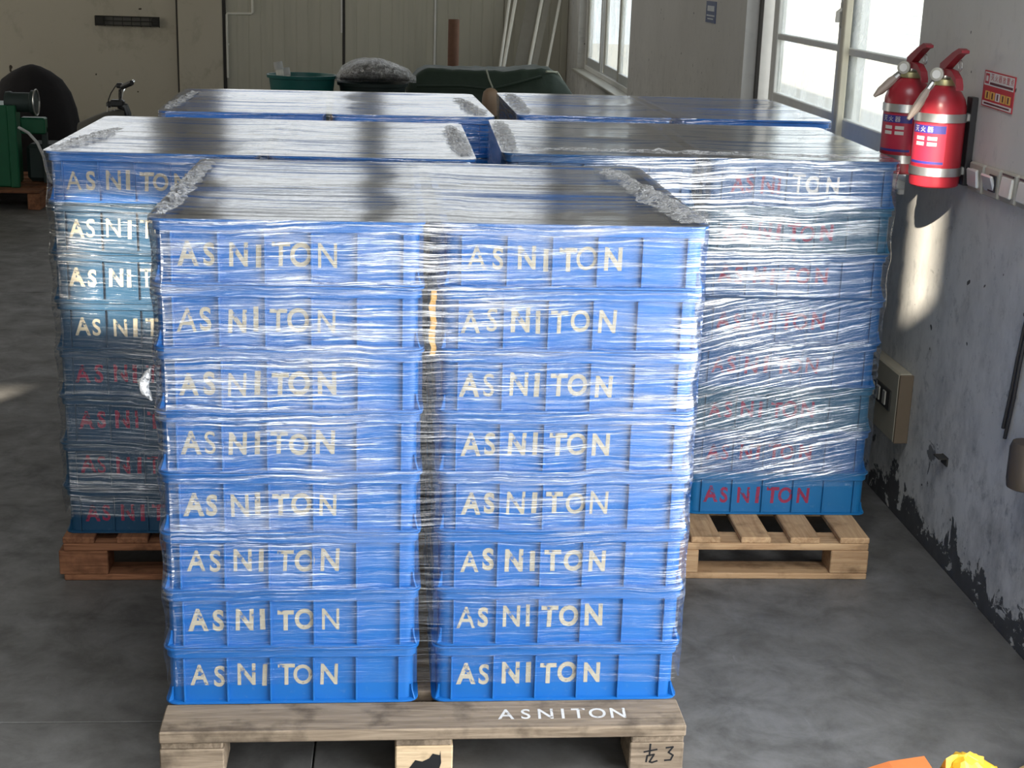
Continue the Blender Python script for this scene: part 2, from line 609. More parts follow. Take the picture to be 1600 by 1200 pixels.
def glyph(ch, bold=0.0):
    """flat faces of one character, height about 1 for capitals"""
    key = (ch, bold)
    if key not in _glyphs:
        cu = bpy.data.curves.new('glyph', 'FONT')
        cu.body = ch
        cu.size = 1.0
        cu.offset = bold
        cu.align_x = 'CENTER'
        cu.resolution_u = 4
        o = bpy.data.objects.new('glyph', cu)
        COL.objects.link(o)
        dg = bpy.context.evaluated_depsgraph_get()
        dg.update()
        me = o.evaluated_get(dg).to_mesh()
        vs_ = [(v.co.x, v.co.y) for v in me.vertices]
        fs_ = [tuple(p.vertices) for p in me.polygons]
        o.evaluated_get(dg).to_mesh_clear()
        bpy.data.objects.remove(o)
        bpy.data.curves.remove(cu)
        if vs_:
            x0, x1 = min(v[0] for v in vs_), max(v[0] for v in vs_)
            y0, y1 = min(v[1] for v in vs_), max(v[1] for v in vs_)
            s = 1.0 / max(1e-6, (y1 - y0))
            vs_ = [((x - (x0 + x1) / 2) * s, (y - y0) * s) for x, y in vs_]
        _glyphs[key] = (vs_, fs_)
    return _glyphs[key]


def letters(items, to3, bold=0.0, thick=0.0):
    """items: (char, x, y, height, width scale, slant) laid out in a plane; to3 maps (x, y) to 3-D"""
    mb = MB()
    for ch, x, y, h, ws, sl in items:
        vs_, fs_ = glyph(ch, bold)
        mb.add([to3(x + (a * ws + b * sl) * h, y + b * h) for a, b in vs_], fs_)
    return mb


# ------------------------------------------------------------------ the setting
XW, YB, YF, XL, ZC = 1.755, 16.2, -3.0, -8.0, 5.6


def wall_with_openings(name, cuts_a, cuts_z, holes, origin, thick, axis, mat):
    """axis 'y': wall in the y-z plane at x=origin, thickness to +x; axis 'x': wall in x-z at y=origin, thickness to -y"""
    mb = MB()
    idx = {}

    def vert(a_, z_, side):
        k = (a_, z_, side)
        if k not in idx:
            p = (origin + thick * side, a_, z_) if axis == 'y' else (a_, origin - thick * side, z_)
            idx[k] = len(mb.v)
            mb.v.append(p)
        return idx[k]

    def solid(i, j):
        if i < 0 or j < 0 or i >= len(cuts_a) - 1 or j >= len(cuts_z) - 1:
            return False
        ca, cz = (cuts_a[i] + cuts_a[i + 1]) / 2, (cuts_z[j] + cuts_z[j + 1]) / 2
        return not any(h[0] < ca < h[1] and h[2] < cz < h[3] for h in holes)

    for i in range(len(cuts_a) - 1):
        for j in range(len(cuts_z) - 1):
            if not solid(i, j):
                continue
            a0, a1, z0, z1 = cuts_a[i], cuts_a[i + 1], cuts_z[j], cuts_z[j + 1]
            for s in (0, 1):
                mb.f.append((vert(a0, z0, s), vert(a1, z0, s), vert(a1, z1, s), vert(a0, z1, s)))
            for (di, dj, p, q) in ((-1, 0, (a0, z0), (a0, z1)), (1, 0, (a1, z0), (a1, z1)),
                                   (0, -1, (a0, z0), (a1, z0)), (0, 1, (a0, z1), (a1, z1))):
                if not solid(i + di, j + dj):
                    mb.f.append((vert(*p, 0), vert(*q, 0), vert(*q, 1), vert(*p, 1)))
    o = mb.build(name, mat, smooth=False)
    return tag(o, kind='structure')


GLD = (5.04, 7.70, 1.10, 2.35)      # the bright window next to the extinguishers
FWN = (11.70, 15.20, 0.83, 2.25)    # far window opening
SDR = (-0.50, 2.95, 0.0, 2.55)      # open side door near the camera
SUNW = [(-1.81, -1.66, 4.72, 5.30), (-4.22, -3.92, 4.50, 4.92), (-6.05, -5.75, 4.40, 4.80)]  # unseen front wall slots, placed to throw the wanted sun patches
FDR = (-1.5, 1.5, 0.0, 2.8)


def make_room():
    fl = tag(link('floor', None), kind='structure')
    bx(((XW + XL) / 2, (YB + YF) / 2, -0.065), (XW - XL + 0.3, YB - YF + 0.3, 0.10)).build('floor_bed', 'floor_joint', fl)
    g = 0.004
    for x0, x1, y0, y1 in ((XL, -0.2, YF, 3.33), (XL, -0.2, 3.33, 8.20), (XL, -0.2, 8.20, 13.1), (XL, -0.2, 13.1, YB),
                           (-0.2, XW, YF, 8.20), (-0.2, XW, 8.20, YB)):
        bx(((x0 + x1) / 2, (y0 + y1) / 2, -0.01), (x1 - x0 - g, y1 - y0 - g, 0.02), 0.002).build('floor_slab', 'concrete_floor', fl)
    ya = sorted({YF, SDR[0], SDR[1], GLD[0], GLD[1], FWN[0], FWN[1], YB + 0.2})
    za = sorted({-0.02, SDR[2], SDR[3], GLD[2], GLD[3], FWN[2], FWN[3], ZC})
    wall_with_openings('wall_right', ya, za, [SDR, GLD, FWN], XW, 0.14, 'y', 'wall_paint')
    xa = sorted({XL, FDR[0], FDR[1], XW} | {c for h in SUNW for c in h[:2]})
    zb = sorted({-0.02, FDR[2], FDR[3], ZC} | {c for h in SUNW for c in h[2:]})
    wall_with_openings('wall_front', xa, zb, [FDR] + SUNW, YF, 0.14, 'x', 'beige_plaster')
    tag(bx((XL - 0.07, (YB + YF) / 2, ZC / 2), (0.14, YB - YF, ZC)).build('wall_left', 'beige_plaster', smooth=False), kind='structure')
    tag(bx(((XW + XL) / 2, YB + 0.1, ZC / 2), (XW - XL, 0.2, ZC)).build('wall_back', 'beige_plaster', smooth=False), kind='structure')
    tag(bx(((XW + XL) / 2, (YB + YF) / 2, ZC + 0.05), (XW - XL + 0.3, YB - YF + 0.4, 0.1)).build('ceiling', 'ceiling_paint', smooth=False), kind='structure')
    # pilaster between the plaster and the sheet-metal part of the far wall
    t = tag(link('trim_1', None), kind='structure')
    bx((-2.155, YB - 0.04, ZC / 2), (0.46, 0.08, ZC), 0.008).build('pilaster', 'beige_plaster', t)
    bx((-2.40, YB - 0.012, ZC / 2), (0.022, 0.024, ZC)).build('seam', 'dark_seam', t)
    bx((-1.91, YB - 0.02, ZC / 2), (0.034, 0.04, ZC)).build('seam', 'dark_seam', t)
    # sheet-metal panels with upright ribs
    wb = bpy.data.objects['wall_back']
    for x0, x1 in ((-1.89, -0.665), (-0.635, 0.31), (0.335, 1.05), (1.06, 1.745)):
        mb = MB()
        prof = []
        x = x0
        prof.append((x0, 0.0))
        while x + 0.125 <= x1 + 1e-6:
            prof += [(x + 0.002, 0.018), (x + 0.108, 0.018), (x + 0.112, 0.0145), (x + 0.121, 0.0145), (x + 0.125, 0.018)]
            x += 0.125
        prof += [(x1 - 0.001, 0.018), (x1, 0.0)]
        lo = [Vector((p[0], YB - p[1], 0.0)) for p in prof]
        hi = [Vector((p[0], YB - p[1], ZC - 0.01)) for p in prof]
        mb.loft([lo, hi], (True, True))
        mb.build('cladding_panel', 'beige_sheet_metal', wb, smooth=False)
    bx((-0.65, YB - 0.006, ZC / 2), (0.026, 0.012, ZC)).build('panel_seam', 'dark_seam', wb)
    bx((-0.672, YB - 0.022, ZC / 2 + 0.55), (0.016, 0.02, ZC - 1.1)).build('panel_edge', 'white_trim', wb)
    bx((0.322, YB - 0.016, ZC / 2), (0.022, 0.03, ZC)).build('panel_joint', 'white_trim', wb)
    # conduit stub on the far wall
    c = thing('wall_conduit', (-1.88, YB - 0.04, 0.6), 'thin white angled conduit on the ribbed far wall', 'conduit')
    MB().tube([(0, 0, 0.0), (0, 0, 0.655), (0.012, 0, 0.668), (0.26, 0, 0.672), (0.272, 0, 0.684), (0.272, 0, 1.6)], 0.012, 8).build('pipe', 'pole_white', c)
    bx((0, 0.015, 0.35), (0.04, 0.02, 0.02)).build('clip', 'pole_white', c)
    bright_window()
    far_window()
    # added frames round the unseen wall lamps; the walls behind are solid
    for n_, (a_, b_) in enumerate(HIGH_WINDOWS):
        w = tag(link('window_%d' % (3 + n_), None), kind='structure')
        for x_ in (a_ - 0.03, b_ + 0.03):
            bx((x_, YB - 0.04, 3.1), (0.06, 0.08, 2.52), 0.004).build('window_frame', 'white_trim', w)
        for z_ in (1.87, 4.33):
            bx(((a_ + b_) / 2, YB - 0.04, z_), (b_ - a_, 0.08, 0.06), 0.004).build('window_frame', 'white_trim', w)
    w = tag(link('window_6', None), kind='structure')  # surround for the added left wall lamp
    for y_ in (9.17, 14.83):
        bx((XL + 0.03, y_, 2.2), (0.06, 0.06, 1.92), 0.004).build('window_frame', 'white_trim', w)
    for z_ in (1.27, 3.13):
        bx((XL + 0.03, 12.0, z_), (0.06, 5.6, 0.06), 0.004).build('window_frame', 'white_trim', w)
    # outside
    tag(bx((12.0, 5, -0.12), (20.0, 70, 0.1)).build('ground_outside', 'outside_ground', smooth=False), kind='structure')
    tag(bx((0.0, -13.1, -0.12), (40.0, 20, 0.1)).build('ground_yard', 'outside_ground', smooth=False), kind='structure')
    tag(bx((8.6, 12, 0.80), (0.3, 40, 1.8)).build('wall_outside', 'outside_render', smooth=False), kind='structure')
    u = thing('outdoor_unit', (8.38, 24.2, 0.55), 'pale boxy unit on the outside wall seen through bright window', 'unit')
    bx((0, 0, 0.45), (0.14, 1.5, 0.9), 0.02).build('casing', 'pale_metal', u)
    for k in range(5):
        bx((-0.075, -0.02, 0.14 + k * 0.15), (0.02, 1.2, 0.06), 0.004).build('louver', 'white_trim', u)


def bright_window():
    y0, y1, z0, z1 = GLD
    zm, H = (z0 + z1) / 2, z1 - z0
    d = tag(link('window_2', None), kind='structure')
    xo = 1.865
    bx((xo, y1 - 0.035, zm), (0.09, 0.07, H), 0.004).build('window_frame', 'white_trim', d)
    bx((xo, y0 + 0.02, zm), (0.09, 0.04, H), 0.004).build('window_frame', 'white_trim', d)
    bx((xo, (y0 + y1) / 2, z1 - 0.03), (0.09, y1 - y0, 0.06), 0.004).build('window_head', 'white_trim', d)
    bx((xo, (y0 + y1) / 2, z0 + 0.02), (0.09, y1 - y0, 0.04), 0.004).build('window_track', 'aluminium', d)
    bx((XW + 0.035, (y0 + y1) / 2, z0 + 0.010), (0.11, y1 - y0 - 0.004, 0.02), 0.004).build('window_sill', 'white_trim', d)
    bx((xo - 0.052, y1 - 0.085, zm), (0.02, 0.022, H - 0.1), 0.003).build('brush_strip', 'dark_seam', d)

    def leaf(a, b, x, nm):
        l = bx((x, a + 0.06, zm), (0.04, 0.12, H - 0.1), 0.004).build('sash', 'aluminium' if nm else 'white_trim', d)
        bx((x, b - 0.05, zm), (0.04, 0.10, H - 0.1), 0.004).build('stile', 'white_trim', l)
        for zz in (z0 + 0.11, z1 - 0.1):
            bx((x, (a + b) / 2, zz), (0.038, b - a - 0.2, 0.1), 0.004).build('rail', 'white_trim', l)
        bx((x, (a + b) / 2, 1.535), (0.034, b - a - 0.2, 0.030), 0.004).build('rail', 'white_trim', l)
        bx((x, (a + b) / 2, 1.39), (0.006, b - a - 0.2, 0.28)).build('pane', 'dusty_glass', l)
        bx((x, (a + b) / 2, 1.88), (0.006, b - a - 0.2, 0.66)).build('pane', 'dusty_glass', l)
        return l

    leaf(6.10, 7.56, 1.885, 1)
    l2 = leaf(5.09, 6.26, 1.845, 0)
    bx((1.815, 6.115, zm), (0.03, 0.05, H - 0.1), 0.004).build('edge_strip', 'cream_frame', l2)
    bx((1.815, 6.17, 1.68), (0.022, 0.05, 0.11), 0.008).build('lock', 'switch_grey', l2)
    MB().tube([(1.806, 6.17, 1.70), (1.79, 6.165, 1.69), (1.788, 6.16, 1.65)], 0.01, 8).build('latch', 'switch_white', l2)


def far_window():
    y0, y1, z0, z1 = FWN
    w = tag(link('window_1', None), kind='structure')
    xo = 1.86
    for yy in (y0 + 0.035, y1 - 0.035):
        bx((xo, yy, (z0 + z1) / 2), (0.07, 0.07, z1 - z0), 0.005).build('window_frame', 'white_trim', w)
    for zz in (z0 + 0.035, z1 - 0.035):
        bx((xo, (y0 + y1) / 2, zz), (0.07, y1 - y0 - 0.14, 0.07), 0.005).build('window_frame', 'white_trim', w)
    bx((XW + 0.03, (y0 + y1) / 2, z0 + 0.012), (0.16, y1 - y0 + 0.06, 0.03), 0.005).build('window_sill', 'switch_grey', w)
    n = 3
    L = (y1 - y0 - 0.14) / n
    for k in range(n):
        a = y0 + 0.07 + k * L
        x = 1.85 if k != 1 else 1.875
        s = bx((x, a + 0.05, (z0 + z1) / 2), (0.03, 0.09, z1 - z0 - 0.14), 0.004).build('sash', 'aluminium', w)
        bx((x, a + L - 0.05, (z0 + z1) / 2), (0.03, 0.09, z1 - z0 - 0.14), 0.004).build('sash_stile', 'switch_grey', s)
        for zz in (z0 + 0.11, z1 - 0.11):
            bx((x, a + L / 2, zz), (0.03, L - 0.18, 0.08), 0.004).build('sash_rail', 'aluminium', s)
        bx((x, a + L / 2, (z0 + z1) / 2), (0.006, L - 0.18, z1 - z0 - 0.28)).build('pane', 'dusty_glass', s)


make_room()

# ------------------------------------------------------------------ crates
CW, CD, CH = 0.595, 0.488, 0.1438
DECK = 0.14
ORD = ['topmost', 'second from top', 'third from top', 'fourth from top', 'fifth from top', 'sixth from top',
       'second from bottom', 'bottommost']
# centre of the front edge (x, y), turn in degrees
STACKS = {
    'front': dict(p=(0.066, 3.157), a=0.70, name='the foremost stack', film='stretch_film'),
    'aisle': dict(p=(-0.403, 4.236), a=0.59, name='the stack nearest the green machine', film='stretch_film_dim'),
    'wall': dict(p=(0.907, 4.411), a=-0.74, name='the stack beside the extinguishers', film='stretch_film_strands'),
    'rear_wall': dict(p=(1.042, 5.623), a=1.33, name='the rear wall-side stack', film='stretch_film'),
    'rear_aisle': dict(p=(-0.276, 5.467), a=2.48, name='the rear aisle-side stack', film='stretch_film'),
}
SW, SD, SH = 1.22, 0.989, 8 * CH


def crate_meshes(mat):
    hx, hy = CW / 2, CD / 2
    M = {}
    I = 0.013
    sy = [-0.15, -0.05, 0.05, 0.15]
    bxs = [-0.25, -0.15, -0.05, 0.05, 0.15, 0.25]
    R = 0.030

    def L(inset, z, bump=0.0, r=None):
        return rr(hx - inset, hy - inset, (R if r is None else r) - inset * 0.6, z, 4, {'s': sy, 'b': bxs, 'd': bump})

    body = MB()
    body.loft([L(I, 0.004), L(I, 0.0061), L(I, 0.0062, 0.010), L(I, 0.1165, 0.010), L(I, 0.1166), L(I, 0.1225),
               L(I + 0.0035, 0.1225), L(I + 0.0035, 0.009)], (True, True))
    M['body'] = body.mesh('crate_body', mat)

    def Q(inset, z):
        return rr(hx - inset, hy - inset, R - inset * 0.6, z, 4)

    M['top_rim'] = MB().loft([Q(I - 0.0005, 0.1160), Q(0.007, 0.1172), Q(0.006, 0.1185), Q(0.006, 0.1365), Q(0.001, 0.1375), Q(0, 0.139),
                              Q(0, 0.1425), Q(0.001, 0.1434), Q(I + 0.0035, 0.1434), Q(I + 0.0034, 0.1160)], closed=True).mesh('crate_rim', mat)
    M['base_lip'] = MB().loft([Q(0.024, 0.0), Q(0.003, 0.0), Q(0.001, 0.0012), Q(0.001, 0.0048), Q(0.003, 0.006), Q(0.024, 0.006)],
                              closed=True).mesh('crate_lip', mat)
    M['rib'] = bx((0, -hy + I / 2 + 0.001, 0.0615), (0.0042, I - 0.002, 0.1105), 0.0008).mesh('crate_rib', mat)
    # curved fin at the foot of each front corner
    g = MB()
    n = 5
    a_, b_ = [], []
    for k in range(n + 1):
        t = k / n
        r = 0.011 * (1 - t) ** 1.6 + 0.0005
        a_.append((0, -r, 0.006 + 0.034 * t))
    pts = [(0, 0.003, 0.006)] + a_ + [(0, 0.003, 0.040)]
    lo = [Vector((p[0] - 0.0018, p[1], p[2])) for p in pts]
    hi = [Vector((p[0] + 0.0018, p[1], p[2])) for p in pts]
    g.loft([lo, hi], (True, True))
    M['corner_gusset'] = g.mesh('crate_gusset', mat)
    return M


CRATE = {k: crate_meshes(k) for k in ('crate_blue', 'crate_teal_shaded', 'crate_blue_deep_shade', 'crate_cyan_blue', 'crate_blue_shaded', 'crate_grey_teal_shaded')}
RIBS_X = [-0.25, -0.15, -0.05, 0.05, 0.15, 0.25]


def crate_lettering(parent, paint, rng, partial=None):
    spec = [('A', -0.219), ('S', -0.176), ('N', -0.112), ('I', -0.070), ('T', -0.020), ('O', 0.024), ('N', 0.083)]
    if partial:
        spec = partial
    heavy = rng.choice([0.020, 0.028, 0.036])
    y = -CD / 2 + 0.013 - 0.0006
    z0 = 0.040 + rng.uniform(-0.004, 0.004)
    sx = rng.uniform(-0.004, 0.004)
    for ch, x in spec:
        b = heavy if rng.random() < 0.6 else rng.choice([0.006, 0.02, 0.034])
        h = 0.054 + rng.uniform(-0.003, 0.003)
        zz = z0 + rng.uniform(-0.002, 0.003)
        ws = {'S': 0.80, 'A': 0.82, 'N': 0.80, 'O': 0.82, 'T': 0.86, 'I': 1.0}[ch]
        letters([(ch, x + sx + rng.uniform(-0.003, 0.003), zz, h, ws, rng.uniform(-0.02, 0.05))],
                lambda p, q: (p, y, q), b).build('letter', paint, parent, smooth=False)


def place_crate(key, col, row, lay, rng):
    """col 0 = away from the white wall; row 0 = front; lay 0 = top"""
    st = STACKS[key]
    a = math.radians(st['a'])
    lx = (-1 if col == 0 else 1) * (SW - CW) / 2 + rng.uniform(-0.003, 0.003)
    ly = CD / 2 + 0.001 + row * (SD - CD - 0.002) + rng.uniform(0, 0.003) * (1 if row == 0 else -1)
    x = st['p'][0] + lx * math.cos(a) - ly * math.sin(a)
    y = st['p'][1] + lx * math.sin(a) + ly * math.cos(a)
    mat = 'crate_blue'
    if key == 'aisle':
        mat = 'crate_blue' if lay == 0 else 'crate_blue_deep_shade'  # darker copy below the top layer, for the shade there
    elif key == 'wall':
        mat = ['crate_blue_shaded', 'crate_grey_teal_shaded', 'crate_blue_shaded', 'crate_blue_shaded', 'crate_blue_shaded', 'crate_grey_teal_shaded', 'crate_blue_shaded', 'crate_teal_shaded'][lay]  # shade on this stack put into its crate colours
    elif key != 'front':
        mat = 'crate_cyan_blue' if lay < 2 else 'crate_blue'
    side = 'aisle-side' if col == 0 else 'wall-side'
    rw = 'front' if row == 0 else 'back'
    t = thing('plastic_crate', (x, y, DECK + (7 - lay) * CH), f'blue crate, {ORD[lay]}, {side} column, {rw} row of {st["name"]}',
              'crate', f'blue crates of {st["name"]}', a)
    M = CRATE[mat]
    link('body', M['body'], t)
    link('top_rim', M['top_rim'], t)
    link('base_lip', M['base_lip'], t)
    if row == 0 and (key in ('front', 'aisle', 'wall') or lay < 2):
        for rx in RIBS_X:
            link('rib', M['rib'], t, (rx, 0, 0))
        for sx in (-1, 1):
            g = link('corner_gusset', M['corner_gusset'], t, (sx * (CW / 2 - 0.017), -CD / 2 + 0.0165, 0))
            g.rotation_euler = (0, 0, sx * PI / 4)
        paint = 'paint_cream'
        part = None
        if key == 'aisle' and lay > 3:
            paint = 'paint_red'
        if key == 'wall':
            paint = 'paint_red'
            if lay == 0 and col == 1:
                crate_lettering(t, 'paint_white', rng, [('T', -0.012), ('O', 0.036), ('N', 0.098)])
                part = [('A', -0.20), ('S', -0.16), ('N', -0.11), ('I', -0.075)]
        if key in ('front', 'aisle', 'wall'):
            crate_lettering(t, paint, rng, part)
    if lay == 0:
        # packed goods just under the film
        mb = MB()
        nx, ny = 14, 10
        hx, hy = CW / 2 - 0.022, CD / 2 - 0.022
        sd = rng.uniform(0, 50)
        for i in range(nx + 1):
            for j in range(ny + 1):
                xx, yy = -hx + 2 * hx * i / nx, -hy + 2 * hy * j / ny
                mb.v.append((xx, yy, 0.095 + 0.018 * mnoise.noise((xx * 14 + sd, yy * 14, 0))))
        for i in range(nx):
            for j in range(ny):
                q = i * (ny + 1) + j
                mb.f.append((q, q + ny + 1, q + ny + 2, q + 1))
        # skirt down to the crate floor makes it a solid lump
        ring = [i * (ny + 1) for i in range(nx + 1)] + [nx * (ny + 1) + j for j in range(1, ny + 1)] + \
               [i * (ny + 1) + ny for i in range(nx - 1, -1, -1)] + [j for j in range(ny - 1, 0, -1)]
        base = len(mb.v)
        for r_ in ring:
            p = mb.v[r_]
            mb.v.append((p[0], p[1], 0.0095))
        for k in range(len(ring)):
            k2 = (k + 1) % len(ring)
            mb.f.append((ring[k], ring[k2], base + k2, base + k))
        mb.f.append(tuple(base + k for k in range(len(ring))))
        mb.build('packed_contents', 'parts_grey', t)
    return t


_rng = random.Random(11)
for _key in STACKS:
    for _lay in range(8):
        for _row in (0, 1):
            for _col in (0, 1):
                place_crate(_key, _col, _row, _lay, _rng)


# ------------------------------------------------------------------ pallets
def board(parent, name, c, s, mat, along='x', rng=random):
    """a board whose grain runs along its own local x"""
    L, Wd, T = (s[0], s[1], s[2]) if along == 'x' else (s[1], s[0], s[2])
    o = bx((0, 0, 0), (L, Wd, T), 0.003).build(name, mat, parent)
    o.location = c
    o.rotation_euler = (0, 0, (0 if along == 'x' else PI / 2) + rng.uniform(-0.003, 0.003))
    return o


def pallet(key, front, cx_, w, d, kind, wood, label):
    rng = random.Random(key)
    t = thing('wooden_pallet', (cx_, front, 0), label, 'pallet', 'wooden pallets under the stacks', math.radians(STACKS[key]['a']) if key in STACKS else 0)
    hw = w / 2
    if kind == 'A':
        nb = 7
        wd = [0.132, 0.11, 0.11, 0.13, 0.11, 0.11, 0.132]
        gap = (d - sum(wd)) / (nb - 1)
        y = 0
        for k in range(nb):
            board(t, 'deck_board', (0, y + wd[k] / 2, 0.1255), (w, wd[k], 0.029), wood, 'x', rng)
            y += wd[k] + gap
        xs = (-hw + 0.072, 0.0 - 0.005, hw - 0.066)
        ws = (0.145, 0.133, 0.128)
        for x, ww in zip(xs, ws):
            board(t, 'stringer_board', (x, d / 2, 0.102), (ww * 0.97, d - 0.012, 0.018), wood, 'y', rng)
            for yy in (0.07, d / 2, d - 0.07):
                board(t, 'block', (x, yy, 0.0555), (ww, 0.13, 0.075), 'wood_pale' if rng.random() < 0.5 and wood != 'wood_red' else wood, 'x', rng)
            board(t, 'bottom_board', (x, d / 2, 0.009), (ww * 0.8, d, 0.018), wood, 'y', rng)
    else:
        n = 8
        wd = 0.094
        gap = (w - n * wd) / (n - 1)
        for k in range(n):
            x = -hw + wd / 2 + k * (wd + gap)
            board(t, 'deck_board', (x, d / 2, 0.130), (wd, d, 0.020), wood, 'y', rng)
        for yy in (0.05, d / 2, d - 0.05):
            board(t, 'stringer_board', (0, yy, 0.1085), (w - 0.004, 0.1, 0.023), wood, 'x', rng)
            for x in (-hw + 0.06, 0, hw - 0.06):
                board(t, 'block', (x, yy, 0.0585), (0.12 if key != 'aisle' else 0.145, 0.1, 0.077), wood, 'x', rng)
            board(t, 'bottom_board', (0, yy, 0.010), (w, 0.1, 0.020), wood, 'x', rng)
    return t


P1 = pallet('front', 3.032, 0.066, 1.212, 1.15, 'A', 'wood_grey', 'weathered grey wooden pallet with white lettering under the foremost stack')
P3 = pallet('wall', 4.215, 0.872, 1.20, 1.20, 'B', 'wood_warm', 'pale orange slatted pallet under the stack beside the extinguishers')
P2 = pallet('aisle', 4.205, -0.412, 1.20, 1.06, 'B', 'wood_red', 'dark reddish slatted pallet under the stack nearer the green machine')
pallet('rear_wall', 5.58, 1.04, 1.20, 1.05, 'B', 'wood_warm', 'slatted wooden pallet under the rear stack by the bright window')
pallet('rear_aisle', 5.42, -0.276, 1.20, 1.05, 'B', 'wood_red', 'slatted wooden pallet under the rear stack nearer the bicycle')


def pallet_marks():
    lay = []
    x = 0.165
    for ch, w in (('A', .043), ('S', .042), ('N', .044), ('I', .03), ('T', .036), ('O', .046), ('N', .044)):
        lay.append((ch, x + w / 2, 0.040, 0.047, 0.82, 0.05))
        x += w + 0.004
    letters(lay, lambda p, q: (p, q, 0.1406), 0.012).build('lettering', 'paint_white', P1, smooth=False)
    # handwritten marks on the corner block
    def strokes(sl, name, w=0.0022):
        mb = MB()
        for s in sl:
            for p, q in zip(s[:-1], s[1:]):
                a, b = Vector(p), Vector(q)
                d = (b - a).normalized()
                n_ = Vector((-d.y, d.x)) * w
                a2, b2 = a - d * w * 0.6, b + d * w * 0.6
                mb.add([(v.x, 0.0045, v.y) for v in (a2 - n_, b2 - n_, b2 + n_, a2 + n_)], [(0, 1, 2, 3)])
        o = mb.build(name, 'marker_black', P1, smooth=False)
        return o
    x0, z0 = 0.506, 0.05
    strokes([[(x0 + .004, z0 + .020), (x0 + .034, z0 + .026)], [(x0 + .018, z0 + .040), (x0 + .017, z0 + .010)],
             [(x0 + .012, z0 + .010), (x0 + .028, z0 + .013), (x0 + .018, z0 - .006), (x0 + .024, z0 - .008), (x0 + .036, z0 - .004)],
             [(x0 + .012, z0 + .010), (x0 + .010, z0 - .006)],
             [(x0 + .056, z0 + .030), (x0 + .072, z0 + .032), (x0 + .062, z0 + .018), (x0 + .073, z0 + .010), (x0 + .068, z0 - .002), (x0 + .054, z0 - .003)]],
            'handwriting')
    mb = MB()
    pts = [(-.035, .036), (-.02, .058), (-.004, .054), (.012, .062), (.02, .074), (.036, .070), (.038, .082), (.04, .05), (.036, .035), (.02, .028), (.004, .022), (-.012, .026), (-.03, .022)]
    mb.add([(p[0] - 0.005, 0.0042, p[1]) for p in pts], [tuple(range(len(pts)))])
    mb.build('paint_smear', 'marker_black', P1, smooth=False)


pallet_marks()


